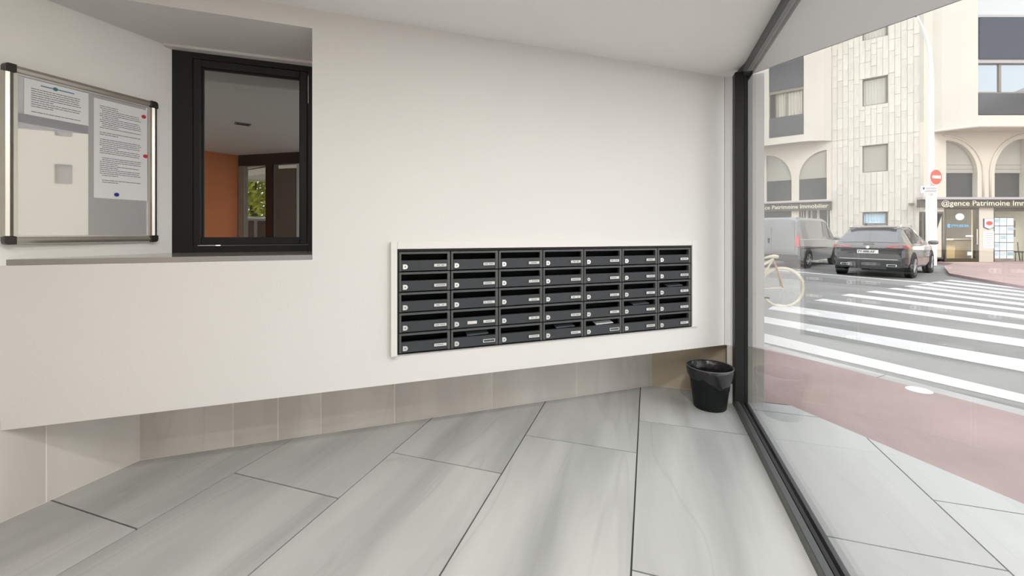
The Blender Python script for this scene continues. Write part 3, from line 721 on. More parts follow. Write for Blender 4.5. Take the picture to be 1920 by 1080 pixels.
g_ = mplace(MB().box(MS(1400)[0], sl0-.05, .16, .2, zb_-.05, zs_).obj('window', M['dglass'], bld))
MB().box(MS(1400)[0], sl0-.05, .10, .15, zs_-.02, zt_+.6).obj('roller_shade', M['shade'], g_)
g_ = mplace(MB().box(MS(1380)[0], sl0-.05, .3, .34, -.2, zb_-.2).obj('shop_window', M['dglass'], bld))
lm = mat('pale_blind', (.55, .54, .50), .7)
for k in range(9):
    x = MS(1500)[0]+k*.11*(.7+.3*((k*7) % 3)); MB().box(x, x+.05, .27, .285, 1.2, zb_-.55).obj('blind_slat', lm, g_)
# left bay above
bp = [(1560, 0), (1545, .35), (1516, .72), (1507, .8), (1442, .8), (1425, .8), (1380, .8)]
bpts = [HIT(px, J+Mn*o_, Md) for px, o_ in bp]
zl = MZ(1505, 265, .8)
zlA, zlB, zlC, zlD, zlE = MZ(1506, 251.5, .8), MZ(1506, 213, .8), MZ(1506, 167, .8), MZ(1506, 161, .8), MZ(1506, 100, .8)
bb = MB(); back = [HIT(1380, J-Mn*.2, Md), HIT(1560, J-Mn*.2, Md)]
bb.prism([tuple(q) for q in bpts[:4]+[bpts[3]-Mn*.9, back[1]]], zl, ZTOP)
bb.prism([tuple(q) for q in [bpts[3], bpts[4], bpts[4]-Mn*.9, bpts[3]-Mn*.9]], zl, zlA)
bb.prism([tuple(q) for q in [bpts[3], bpts[4], bpts[4]-Mn*.9, bpts[3]-Mn*.9]], zlE+1.0, ZTOP)
bb.prism([tuple(q) for q in [bpts[4], bpts[6], back[0], bpts[4]-Mn*.9]], zl, ZTOP)
bb.obj('bay', M['facade'], bld)
wx0, wx1 = MS(1442, .8)[0], MS(1507, .8)[0]
w_ = mplace(ring(MB(), wx0, wx1, zlA, zlE+1, wx0+.04, wx1-.04, zlA+.02, zlE+.98, .06, .1).obj('window', M['bronze'], bld), .8)
MB().box(wx0+.02, wx1-.02, -.02, .03, zlA+.02, zlB).obj('balcony_panel', M['dglass2'], w_)
MB().box(wx0+.02, wx1-.02, .02, .08, zlC, zlD).obj('window_rail', M['bronze'], w_)
MB().box(wx0+.02, wx1-.02, -.02, .05, zlD, zlE+.98).obj('shutter_box', M['dglass2'], w_)
MB().box(wx0+.3, wx0+.34, .05, .10, zlB, zlC).obj('window_rail', M['bronze'], w_)
MB().box((wx0+wx1)/2, (wx0+wx1)/2+.04, .05, .10, zlB, zlC).obj('window_rail', M['bronze'], w_)
cv = MB(); nn = 30; n = nn+1
cv.add([(wx0+.34+(wx1-wx0-.38)*k/nn, .14+.03*sin(k*1.7), z) for z in (zlB, zlC) for k in range(n)], [(k, k+1, n+k+1, n+k) for k in range(nn)])
cv.obj('curtain', M['curtain'], w_)
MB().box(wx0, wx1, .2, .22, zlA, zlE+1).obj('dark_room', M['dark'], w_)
# left sign
sgx0, sgx1 = MS(1340, .15)[0], MS(1559, .15)[0]
zq0, zq1 = MZ(1500, 395, .15), MZ(1500, 377, .15)
sg = thing('shop_sign', 'brown sign with cream agency lettering above the grey van', 'sign', (*(J+Mn*.15), zq0), mrot)
MB().box(sgx0, sgx1, 0, .15, 0, zq1-zq0-.08).obj('board', M['signb'], sg)
MB().box(sgx0, sgx1+.03, -.12, .15, zq1-zq0-.08, zq1-zq0).obj('top_ledge', mat('grey_ledge', (.35, .34, .36), .6), sg)
tx = text('lettering', '@gence Patrimoine Immobilier', .30, M['signt'], sg, (sgx1-.14, -.012, .12), align='RIGHT', bold=.0015, sx=1.0)
LW = max(v.co.x for v in tx.data.vertices)-min(v.co.x for v in tx.data.vertices)
want = MS(1556, .15)[0]-MS(1412, .15)[0]
for v in tx.data.vertices: v.co.x *= want/LW
# right ground floor
RY = 19.0
def RX(px, Y=RY): return (px-960)/F*Y
XR = RX(1972)
def zr(py, Y=RY): return ZAT(py, Y)
ar1 = arc_half(RX(1774), RX(1833), zr(370), zr(325), zr(263)); ar2 = arc_half(RX(1865), RX(1922), zr(370), zr(325), zr(260), True)
ds = [(RX(1728), zr(486)), (RX(1768), zr(486)), (RX(1768), zr(397)), (RX(1728), zr(397))]
dd_ = [(RX(1770.5), zr(491)), (RX(1835), zr(491)), (RX(1835), zr(386)), (RX(1770.5), zr(386))]
d2 = [(RX(1863), zr(497)), (RX(1968), zr(497)), (RX(1968), zr(386)), (RX(1863), zr(386))]
o = plate('wall', [(J.x-.02, -.4), (XR, -.4), (XR, 6.3), (J.x-.02, 6.3)], [ar1, ar2, ds, dd_, d2], .3, M['facade2'], bld); o.location = (0, RY, 0)
MB().box(J.x-.02, RX(1775), RY, RY+.3, 6.3, ZTOP).obj('wall', M['facade'], bld)
for xl, xr, zt2, mir in ((1768, 1843, 254, False), (1856, 1930, 251, True)):
    pts = arc_half(RX(xl), RX(xr), 0, zr(325), zr(zt2), mir)[2:]; pts.append((pts[-1][0], zr(371))) if mir else pts.insert(0, (pts[0][0], zr(371)))
    MB().tube([(x, RY-.01, z) for x, z in pts], .05, 6).obj('arch_moulding', M['facade2'], bld, True)
for px0, px1 in ((1772, 1835), (1863, 1925)):
    w_ = MB().box(RX(px0), RX(px1), RY+.22, RY+.25, zr(371), zr(322)).obj('window', M['dglass'], bld)
    MB().box(RX(px0), RX(px1), RY+.16, RY+.21, zr(323.5), zr(255)).obj('roller_shade', M['shade'], w_)
    for zz in (0, 1): MB().box(RX(px0), RX(px1), RY+.14, RY+.16, zr(316-8*zz), zr(316-8*zz)+.03).obj('shade_rib', M['shade'], w_)
# pink stone base course
MB().box(RX(1760), XR, RY-.12, RY, -.4, zr(494)).obj('base_course', mat('pink_stone', (.72, .56, .48), .8, var=.05), bld)
# shop interior
si = MB(); si.box(RX(1720), XR, RY+3.2, RY+3.3, -.3, 2.6); si.box(RX(1720), XR, RY+.3, RY+3.3, 2.5, 2.6); si.box(RX(1720), XR, RY+.3, RY+3.3, -.3, -.13); si.box(RX(1770)-.02, RX(1770)+.02, RY+.3, RY+3.3, -.2, 2.5)
si.obj('shop_room', M['shopin'], bld)
sl_ = bpy.data.lights.new('shop_light', 'AREA'); sl_.size = .6; sl_.energy = 160; sl_.color = (1, .9, .7); so_ = link(bpy.data.objects.new('shop_light', sl_)); so_.location = (20.6, 20.4, 2.45); so_.parent = bld
# right sign
sg2 = thing('shop_sign', 'long brown sign with cream agency lettering above the glazed shop door', 'sign', (RX(1725, 18.85), 18.85, zr(389, 18.85)), 0)
MB().box(0, 5.9, 0, .15, 0, .36).obj('board', M['signb'], sg2)
MB().box(-.02, 5.9, -.15, .15, .36, .46).obj('top_ledge', bpy.data.materials['grey_ledge'], sg2)
tx = text('lettering', '@gence Patrimoine Immobilier', .34, M['signt'], sg2, (RX(1764, 18.85)-RX(1725, 18.85), -.012, .085), bold=.0015)
LW = max(v.co.x for v in tx.data.vertices)
want = (1968-1764)/F*18.85
for v in tx.data.vertices: v.co.x *= want/LW
# display window left of the door
dsw = thing('display_window', 'narrow shop display with white property sheets behind the lamp post', 'window display', (RX(1748), RY, zr(486)), 0)
w2 = (RX(1768)-RX(1728))/2; hh = zr(397)-zr(486)
ring(MB(), -w2, w2, 0, hh, -w2+.09, w2-.06, .08, hh-.1, -.03, .12).obj('frame', M['signb'], dsw)
MB().box(-w2+.09, w2-.06, .10, .12, .08, hh-.1).obj('back_panel', M['white'], dsw)
for k in range(5):
    for s_ in (0, 1):
        MB().box(-w2+.15+s_*.38, -w2+.42+s_*.38, .08, .10, .22+k*.36, .46+k*.36).obj('property_sheet', M['sky_blue'] if (k+s_) % 2 else mat('grey_photo_print', (.30, .33, .34), .6), dsw)
# door
ddw = thing('shop_door', 'dark framed glass shop door with white oval sticker under the agency sign', 'door', (RX(1802.5), RY, zr(491)), 0)
w2 = (RX(1835)-RX(1770.5))/2; hh = zr(388)-zr(491)
ring(MB(), -w2, w2, 0, hh, -w2+.08, w2-.16, .16, hh-.12, -.02, .1).obj('frame', M['signb'], ddw)
MB().box(-w2+.08, w2-.16, .03, .04, .16, hh-.12).obj('pane', M['glass'], ddw)
o = MB().lathe([(.0001, .014), (.2, .014), (.2, .028)], 24, 'y').obj('oval_sticker', M['white'], ddw); o.location = (-.05, 0, hh-.45); o.scale = (1, 1, .78)
MB().box(-.16, .10, .005, .012, hh-.48, hh-.42).obj('sticker_print', M['sky_blue'], ddw)
text('lettering', 'IMMOBILIER', .155, mat('blue_vinyl', (.10, .35, .62), .5), ddw, (-.45, .02, hh-.92), depth=.002, bold=.004)
MB().box(-.62, -.50, .015, .027, hh-.95, hh-.78).obj('logo', bpy.data.materials['blue_vinyl'], ddw)
MB().box(.30, .52, .015, .027, .30, .46).obj('door_sticker', M['white'], ddw)
MB().box(.22, .55, .015, .027, 1.15, 1.22).obj('door_sticker', M['white'], ddw)
MB().box(w2-.14, w2-.11, -.07, -.04, .8, 1.5).obj('handle', M['chrome'], ddw)
# desk behind the door
dk = thing('reception_desk', 'sand coloured reception desk seen through the glass shop door', 'desk', (RX(1803, 20.0), 20.0, -.13), 0)
b_ = MB(); prof_ = [(-.35, 0), (.15, 0), (.22, .55), (.55, .92), (.62, 1.0), (-.30, 1.0)]; n = 6
b_.add([(x, 0, z) for x, z in prof_]+[(x, .5, z) for x, z in prof_], [tuple(range(n)), tuple(range(n, 2*n))[::-1]]+[(i, n+i, n+(i+1) % n, (i+1) % n) for i in range(n)])
b_.obj('front_panel', M['desk'], dk); MB().box(-.45, .75, -.05, .6, 1.0, 1.05).obj('desk_top', M['white'], dk)
MB().box(-.42, .5, -.02, .02, .95, 1.0).obj('edge_band', M['dark'], dk)
# plaque column
pq = thing('wall_plaque', 'white framed sign with red oval on the column beside the shop door', 'sign', (RX(1853), RY, zr(432)), 0)
mb = MB(); pts = [(-.24, .12), (.24, .12), (.24, .5), (.0, .56), (-.24, .5)]; pts = [(-.24, .14), (0, .04), (.24, .14), (.24, .54), (-.24, .54)]
def slabxz(pts, y0, y1):
    n = len(pts); return MB().add([(x, y0, z) for x, z in pts]+[(x, y1, z) for x, z in pts], [tuple(range(n)), tuple(range(n, 2*n))[::-1]]+[(i, n+i, n+(i+1) % n, (i+1) % n) for i in range(n)])
slabxz([(a*1.0, b) for a, b in pts], -.03, 0).obj('border', M['navy'], pq)
slabxz([(a*.86, .03+b*.92) for a, b in pts], -.04, -.03).obj('face', M['white'], pq)
o = MB().lathe([(.0001, -.05), (.15, -.05), (.15, -.04)], 20, 'y', (0, 0, 0)).obj('red_oval', M['redsign'], pq); o.location = (0, 0, .33); o.scale = (1, 1, .65)
pp = thing('price_poster', 'tall white lettered poster on the column below the plaque', 'poster', (RX(1853), RY, zr(466)), 0)
MB().box(-.25, .25, -.012, 0, 0, .80).obj('page', M['white'], pp)
mb = MB(); rnd = random.Random(5)
for k in range(7): mb.box(-.18+rnd.random()*.05, .2-rnd.random()*.08, -.018, -.012, .12+k*.095, .135+k*.095)
mb.obj('lettering', M['ink'], pp)
# right display window with sheets
dw_ = thing('display_window', 'wide shop window with a grid of pale blue property sheets', 'window display', (RX(1863), RY, zr(497)), 0)
W_ = RX(1968)-RX(1863); hh = zr(388)-zr(497)
ring(MB(), 0, W_, 0, hh, .05, W_-.1, .06, hh-.2, .0, .12).obj('frame', M['signb'], dw_)
MB().box(.05, W_-.1, .05, .06, .06, hh-.2).obj('pane', M['glass'], dw_)
gx0, gx1, gz0, gz1 = .06, RX(1906)-RX(1863), zr(486)-zr(497), zr(408)-zr(497)
cols_ = [M['sky_blue'], mat('pale_print', (.62, .72, .76), .6), mat('teal_print', (.36, .52, .60), .6)]
for r in range(5):
    for c in range(3):
        x0_ = gx0+(gx1-gx0)*c/3; z0_ = gz0+(gz1-gz0)*r/5; cwid = (gx1-gx0)/3; rh = (gz1-gz0)/5
        s_ = MB().box(x0_+.015, x0_+cwid-.015, .10, .11, z0_+.02, z0_+rh-.02).obj('property_sheet', M['paper'], dw_)
        MB().box(x0_+.04, x0_+cwid-.04, .092, .10, z0_+rh*.42, z0_+rh-.06).obj('photo_print', cols_[(r*2+c) % 3], s_)
MB().box(gx0-.01, gx1+.01, .115, .125, gz0, gz1).obj('backing', M['navy'], dw_)
for k in (0, 1): MB().box(RX(1909)-RX(1863), RX(1914)-RX(1863), .2, .24, 1.3+k*.42, 1.62+k*.42).obj('certificate_frame', M['signb'], dw_)
MB().box(RX(1908)-RX(1863), XR-RX(1863), .9, .95, 0, hh).obj('side_panel', mat('pale_sage_panel', (.46, .46, .36), .7), dw_)
ch = thing('office_chair', 'dark office chair behind the wide shop window', 'chair', (RX(1908, 19.6), 19.6, -.13), 0)
MB().tube([(0, 0, .9), (.03, 0, .55), (.12, 0, 0)], .02, 6).obj('back_frame', M['dark'], ch); MB().box(-.35, .05, -.2, .25, .42, .48).obj('seat', M['dark'], ch)
for x_ in (-.32, .0): MB().tube([(x_, -.18, .45), (x_, -.18, 0)], .015, 6).obj('leg', M['dark'], ch)
# right bay above
rb = [(1749, 19.0), (1766, 18.75), (1800, 18.35), (1819, 18.15), (1834, 18.0), (2000, 18.0)]
rp = [V(((px-960)/F*y, y)) for px, y in rb]; zlip = zr(240, 18.3)
bb = MB()
bb.prism([tuple(q) for q in rp[:5]+[V((rp[4].x, 19.3)), V((rp[0].x, 19.3))]], zlip, ZTOP)
bb.prism([tuple(q) for q in (rp[4], rp[5], V((rp[5].x, 19.3)), V((rp[4].x, 19.3)))], zlip, zr(216, 18))
bb.obj('bay', M['facade'], bld)
MB().tube([(q.x-.0, q.y-.02, zlip) for q in rp], .05, 6).obj('lip_moulding', M['facade2'], bld)
x0_, x1_ = rp[4].x, rp[5].x
w_ = MB().box(x0_, x1_, 18.35, 18.4, zr(216, 18), ZTOP).obj('window', M['dark'], bld)
MB().box(x0_+.02, x1_, 17.99, 18.04, zr(214.5, 18), zr(175, 18)).obj('balcony_panel', M['dglass2'], w_)
MB().box(x0_, x1_, 18.1, 18.16, zr(175, 18), zr(171, 18)).obj('window_rail', M['bronze'], w_)
MB().box(x0_, x1_, 18.12, 18.14, zr(171, 18), zr(118, 18)).obj('pane', mat('mirror_pane', (.30, .34, .38), .03, metal=.7), w_)
MB().box(RX(1877, 18), RX(1881.5, 18), 18.08, 18.14, zr(171, 18), zr(118, 18)).obj('window_rail', M['bronze'], w_)
MB().box(x0_, x1_, 18.0, 18.14, zr(118, 18), zr(111, 18)).obj('window_rail', mat('grey_rail', (.32, .31, .32), .5), w_)
MB().box(x0_+.02, x1_, 17.95, 18.1, zr(111, 18), zr(33, 18)).obj('awning', M['awning'], w_)
MB().box(x0_, x1_, 17.98, 18.14, zr(33, 18), zr(28, 18)).obj('window_rail', bpy.data.materials['grey_rail'], w_)
MB().box(x0_+.02, x1_, 18.02, 18.1, zr(28, 18), ZTOP-.5).obj('upper_panel', mat('pale_grey_panel', (.40, .42, .43), .5), w_)
# neighbouring block along the street, to the right of the frame (it mirrors in the notice board)
nbk = thing('neighbour_building', 'pale stone block along the street mirrored in the notice board', 'building', (24.6, 19, 0), 0)
A_, B_ = V((25.3, 19.3)), V((31.6, 4)); dA = (B_-A_).normalized(); L_ = (B_-A_).length
nbk.location = (A_.x, A_.y, 0); nbk.rotation_euler = (0, 0, math.atan2(dA.y, dA.x))
wh = []
for x_ in (2.5, 8.5, 14.5, 20.5):
    for z_ in (4.1, 6.9): wh.append((x_, x_+.75, z_, z_+1.15))
plate('wall', [(0, -.4), (L_+12, -.4), (L_+12, 9), (0, 9)], [[(a, c), (b, c), (b, d), (a, d)] for a, b, c, d in wh], .3, mat('sunlit_cream_stone', (.66, .61, .48), .8, var=.06, vscale=1.5, stretch=(2, 1, 8)), nbk)
for a, b, c, d in wh:
    w_ = ring(MB(), a, b, c, d, a+.07, b-.07, c+.07, d-.07, .12, .18).obj('window', M['bronze'], nbk); MB().box(a+.07, b-.07, .16, .17, c+.07, d-.07).obj('pane', mat('pale_blind_pane', (.30, .28, .22), .4), w_)

# ------------------------------------------------------------------ street lamp and signs
lp = thing('street_lamp', 'tall white street lamp with curved arm in front of the shops', 'street lamp', (RX(1746, 17.0), 17.0, -.12), 0)
zz = lambda py: ZAT(py, 17)+.12
b_ = MB().lathe([(.17, 0), (.17, zz(365)), (.13, zz(362)), (.10, zz(345)), (.09, zz(200)), (.075, zz(130))], 16); b_.obj('pole', M['white'], lp, True)
pts = [(0, 0, zz(135))]
for k in range(1, 13):
    t_ = k/12; pts.append((-.60*t_**2.2, 0, zz(135)+(zz(30)-zz(135))*t_))
MB().tube(pts, [.075-.035*k/12 for k in range(13)], 10).obj('arm', mat('grey_white_enamel', (.62, .62, .60), .4), lp, True)
MB().tube([(-.60, 0, zz(30)), (-.85, 0, zz(25)), (-1.3, 0, zz(20))], [.05, .10, .07], 10).obj('lamp_head', M['rim'], lp, True)
ne = thing('no_entry_sign', 'round red no entry sign with white bar on the street lamp', 'traffic sign', (RX(1755, 16.7), 16.7, ZAT(332, 16.7)), R(12))
MB().lathe([(.0001, 0), (.335, 0), (.335, .03), (.0001, .03)], 40, 'y').obj('rim', M['white'], ne)
MB().lathe([(.0001, -.012), (.30, -.012), (.30, 0)], 40, 'y').obj('disc', M['redsign'], ne)
MB().box(-.22, .22, -.024, -.012, -.055, .055).obj('bar', M['white'], ne)
MB().box(-.1, .05, .03, .2, -.03, .03).obj('bracket', M['rim'], ne)
stn = thing('street_name_plate', 'small white street name plate below the no entry sign', 'sign', (RX(1743, 16.7), 16.7, ZAT(356, 16.7)), R(6))
MB().box(-.38, .34, -.01, .02, -.13, .15).obj('plate', M['white'], stn)
mb = MB(); rnd = random.Random(2)
for k, zq in enumerate((.05, -.03, -.09)):
    x_ = -.18
    while x_ < .28: w_ = .02+rnd.random()*.05; mb.box(x_, x_+w_, -.016, -.01, zq, zq+.03); x_ += w_+.015
mb.obj('lettering', M['ink'], stn); MB().box(-.32, -.24, -.016, -.01, .01, .10).obj('emblem', M['navy'], stn)
MB().box(-.02, .06, .02, .18, -.03, .03).obj('bracket', M['rim'], stn)

# ------------------------------------------------------------------ vehicles
def lerp(tab, x):
    if x <= tab[0][0]: return tab[0][1]
    for (a, va), (b, vb) in zip(tab, tab[1:]):
        if x <= b:
            t_ = (x-a)/(b-a); return va+(vb-va)*t_
    return tab[-1][1]
def vehicle(name, label, cat, loc, heading, sp, paint, detail=True):
    """local x forward from the rear bumper, y to the left, z up"""
    o = thing(name, label, cat, loc, heading)
    top, hw, belt, zb, rw, Lc = sp['top'], sp['hw'], sp['belt'], sp['zb'], sp['roofw'], sp['L']
    def sec(x):
        zt_, w, be, b0 = lerp(top, x), lerp(hw, x), lerp(belt, x), lerp(zb, x)
        be = min(be, zt_-.01); f_ = max(0, min(1, (zt_-be)/.5)); wt = w*.93*(1-f_)+(w*rw)*f_
        sh = b0+(be-b0)*.55
        return [(0, b0), (w*.8, b0), (w*.96, b0+.05), (w, b0+.20), (w*1.0, sh), (w*.985, be-.03), (w*.955, be), (wt+.02, be+(zt_-be)*.85), (wt*.93, zt_-.03*f_-.004), (wt*.55, zt_-.004+.01*f_), (0, zt_+.015*f_)]
    xs = sorted(set([Lc*i/70 for i in range(71)]+[t_[0] for t_ in top]))
    mb = MB(); K = 11; ringn = 2*K-2
    for x in xs:
        s_ = sec(x); full_ = [(y, z) for y, z in s_]+[(-y, z) for y, z in s_[-2:0:-1]]
        mb.v += [(x, y, z) for y, z in full_]
    for i in range(len(xs)-1):
        for k in range(ringn): mb.f.append((i*ringn+k, (i+1)*ringn+k, (i+1)*ringn+(k+1) % ringn, i*ringn+(k+1) % ringn)); mb.mi.append(0)
    mb.f.append(tuple(range(ringn))); mb.f.append(tuple((len(xs)-1)*ringn+k for k in range(ringn))[::-1]); mb.mi += [0, 0]
    bo_ = mb.obj('body', paint, o, True)
    try:
        bo_.data.set_sharp_from_angle(angle=R(28))
    except Exception: pass
    def P(x, v):      # v 0..10 along the half section
        s_ = sec(x); k = min(int(v), K-2); t_ = v-k; a, b = s_[k], s_[k+1]; return V((x, a[0]+(b[0]-a[0])*t_, a[1]+(b[1]-a[1])*t_))
    def patch(nm, m_, x0, x1, v0, v1, side=1, both=False, off=.012, nx=8, nv=6, slant=(0, 0)):
        b_ = MB(); vs = []
        for i in range(nx+1):
            for j in range(nv+1):
                v = v0+(v1-v0)*j/nv; x = x0+(x1-x0)*i/nx+(slant[0]*(1-i/nx)+slant[1]*i/nx)*(j/nv)
                q = P(x, v); dx = P(x+.01, v)-P(x-.01, v); dvv = P(x, min(v+.05, 9.99))-P(x, v-.05); n_ = dx.cross(dvv).normalized()
                if n_.y < 0 and abs(n_.z) < .8: n_ = -n_
                if abs(n_.z) >= .8 and n_.z < 0: n_ = -n_
                q = q+n_*off
                vs.append(q)
        f_ = [(i*(nv+1)+j, (i+1)*(nv+1)+j, (i+1)*(nv+1)+j+1, i*(nv+1)+j+1) for i in range(nx) for j in range(nv)]
        if both:
            b_.add(vs, f_); b_.add([(q.x, -q.y, q.z) for q in vs], [t_[::-1] for t_ in f_])
        elif side < 0: b_.add([(q.x, -q.y, q.z) for q in vs], [t_[::-1] for t_ in f_])
        else: b_.add(vs, f_)
        return b_.obj(nm, m_, o, True)
    for x0, x1 in sp['topglass']: patch('rear_window' if x0 < 1 else 'windscreen', M['carglass'], x0, x1, 8.15, 9.99, both=True)
    for side in (1, -1):
        for x0, x1, s0_, s1_ in sp['sideglass']: patch('side_window', M['carglass'], x0, x1, 6.12, 6.95, side, off=.01, slant=(s0_, s1_))
    for side in (1, -1):
        for wx in sp['wheels']:
            yy = lerp(hw, wx)*side; r = sp['wr']
            ysg = 1 if side > 0 else -1
            a_ = MB().lathe([(.0001, ysg*.004), (r+.055, ysg*.004), (r+.075, ysg*.012), (r+.085, ysg*.002), (r+.085, -.03*ysg)], 32, 'y', (wx, yy, r+.02)); a_.obj('wheel_arch', M['plastic'], o)
            w_ = MB().lathe([(r-.12, -.20*ysg), (r-.02, -.20*ysg), (r, -.17*ysg), (r, 0), (r-.02, .022*ysg), (r-.10, .022*ysg), (r-.11, .0)], 32, 'y').obj('wheel', M['tyre'], o, True); w_.location = (wx, yy, r)
            rm = MB().lathe([(r-.10, .018*ysg), (r-.115, .02*ysg), (r-.13, .0), (.0001, .006*ysg)], 32, 'y')
            rm.obj('rim', M['plastic'], w_)
            sp_ = MB()
            for k in range(5):
                for dk_ in (-.16, .16):
                    an = 2*pi*k/5+dk_; an2 = 2*pi*k/5+dk_*.4
                    sp_.tube([(.05*cos(an2), .022*ysg, .05*sin(an2)), ((r-.105)*cos(an), .024*ysg, (r-.105)*sin(an))], .014, 5)
            sp_.lathe([(r-.100, .026*ysg), (r-.118, .026*ysg), (r-.118, .01*ysg)], 32, 'y'); sp_.lathe([(.0001, .034*ysg), (.05, .03*ysg), (.06, .01*ysg)], 16, 'y')
            sp_.obj('spokes', M['rim'], w_)
        mx = sp['mirror']; yy = lerp(hw, mx)
        b_ = MB().lathe([(.0001, -.13), (.05, -.12), (.075, -.05), (.075, .05), (.05, .12), (.0001, .13)], 12, 'y', (mx, side*(yy+.14), sp['mirz'])); b_.obj('door_mirror', paint, o, True)
    return o, P, patch
suv = dict(L=4.66, top=[(0, .80), (.02, .93), (.06, 1.02), (.14, 1.09), (.30, 1.25), (.50, 1.44), (.62, 1.545), (.8, 1.60), (1.3, 1.64), (2.1, 1.64), (2.6, 1.58), (3.0, 1.36), (3.45, 1.10), (3.9, 1.04), (4.4, .92), (4.58, .78), (4.66, .62)],
           hw=[(0, .80), (.06, .87), (.2, .925), (.6, .945), (1.5, .945), (3.6, .945), (4.2, .90), (4.5, .80), (4.66, .60)],
           belt=[(0, .79), (.06, .96), (.2, 1.0), (1, 1.02), (3, .98), (4, .95), (4.66, .60)], zb=[(0, .36), (.15, .30), (.5, .24), (4, .24), (4.66, .34)], roofw=.70,
           topglass=[(.16, .60), (2.66, 3.38)], sideglass=[(.95, 1.45, .0, .0), (1.52, 2.15, 0, 0), (2.2, 3.05, 0, -.38)], wheels=(.82, 3.69), wr=.35, mirror=2.95, mirz=1.08)
hd = math.atan2(cos(R(53)), sin(R(53)))
def on_heading(px_r, Y, h): return
cd = V((sin(R(53)), cos(R(53)))); cn = V((-cd.y, cd.x))      # forward, left
rrw = V((12.52, 12.9)); base = rrw-cd*.82+cn*.945
car, P_, patch_ = vehicle('car', 'black estate car parked with its back to the crossing', 'car', (base.x, base.y, -.2), hd, suv, M['carpaint'])
for s_ in (1, -1):
    b_ = MB(); ys = lambda a: a*s_
    pts_ = [(.02, .46, .985), (.02, .46, .955), (.015, .84, .915), (.20, .952, .93), (.30, .955, 1.0), (.10, .88, 1.035), (.06, .66, 1.02)]
    n_ = len(pts_); b_.add([(x-.02, ys(y+.004), z) for x, y, z in pts_]+[(x+.06, ys(y-.06), z) for x, y, z in pts_], [tuple(range(n_)), tuple(range(n_, 2*n_))[::-1]]+[(i, n_+i, n_+(i+1) % n_, (i+1) % n_) for i in range(n_)])
    b_.obj('tail_light', M['taillight'], car)
    b_ = MB().box(-.03, .03, min(s_*.45, s_*.70), max(s_*.45, s_*.70), .36, .44); ex = b_.obj('exhaust_trim', M['chrome'], car, bev=.02)
    MB().box(-.036, -.028, min(s_*.48, s_*.67), max(s_*.48, s_*.67), .375, .425).obj('exhaust_opening', M['dark'], ex)
    MB().box(-.015, .01, min(s_*.50, s_*.78), max(s_*.50, s_*.78), .50, .53).obj('reflector', M['taillight'], car)
    MB().tube([(.75, s_*.62, 1.60), (1.0, s_*.63, 1.66), (2.3, s_*.63, 1.67), (2.55, s_*.62, 1.60)], .018, 6).obj('roof_rail', M['chrome'], car)
MB().box(-.025, .06, -.80, .80, .34, .58).obj('bumper', M['carpaint'], car, bev=.03)
MB().box(-.035, 0, -.72, .72, .575, .59).obj('bumper_strip', M['chrome'], car)
MB().box(-.01, .12, -.45, .45, .27, .35).obj('diffuser', M['plastic'], car)
lpt = MB().box(-.035, .05, -.26, .26, .76, .87).obj('licence_plate', M['white'], car)
t_ = text('plate_lettering', 'FY-888-AF', .095, M['ink2'], lpt, (-.0365, .235, .785), rz=R(-90), depth=.001, bold=.002)
MB().box(.08, .11, -.14, .14, 1.095, 1.115).obj('wiper', M['plastic'], car)
o = MB().lathe([(.0001, -.0), (.045, -.0), (.045, .02)], 16, 'x', (-.015, 0, .955)).obj('badge', M['chrome'], car)
MB().box(.52, .70, -.60, .60, 1.56, 1.60).obj('roof_spoiler', M['carpaint'], car, bev=.015)
van_s = dict(L=5.1, top=[(0, 1.2), (.02, 1.78), (.06, 1.94), (.15, 2.01), (.5, 2.05), (3.0, 2.05), (3.4, 1.98), (3.8, 1.68), (4.2, 1.30), (4.45, 1.12), (4.9, .98), (5.05, .85), (5.1, .6)],
             hw=[(0, .90), (.08, .95), (.3, .965), (4.3, .965), (4.8, .92), (5.1, .70)], belt=[(0, 1.05), (.1, 1.16), (3.0, 1.16), (4.0, 1.08), (5.1, .58)],
             zb=[(0, .34), (.3, .26), (4.6, .26), (5.1, .34)], roofw=.86, topglass=[(3.5, 4.30)], sideglass=[(2.75, 3.75, 0, -.45)], wheels=(.9, 4.1), wr=.34, mirror=3.85, mirz=1.17)
rc = V((11.12, 16.0)); base = rc+cn*.965
van, _, _ = vehicle('van', 'grey delivery van parked left of the black car', 'van', (base.x, base.y, -.2), hd, van_s, M['vanpaint'])
for s_ in (1, -1):
    b_ = MB().box(-.02, .07, min(s_*.80, s_*.945), max(s_*.80, s_*.945), .86, 1.30); b_.obj('tail_light', M['taillight'], van, bev=.015)
for s_ in (1, -1): MB().box(-.012, .01, min(s_*.04, s_*.78), max(s_*.04, s_*.78), .62, 1.62).obj('rear_door', M['vanpaint'], van, bev=.008)
MB().box(-.03, 0, .10, .16, 1.0, 1.2).obj('handle', M['plastic'], van)
MB().box(-.06, .1, -.92, .92, .34, .56).obj('bumper', M['plastic'], van, bev=.03)
for s_ in (1, -1): MB().box(.2, 3.0, min(s_*.966, s_*.974), max(s_*.966, s_*.974), .78, .80).obj('side_moulding', M['plastic'], van)
# silver car in front of the entrance (mirrored in the niche window)
sc_, _, _ = vehicle('car', 'silver car mirrored at the foot of the niche window', 'car', (-1.7, -7.4, -.02), R(8), suv, M['silver'])

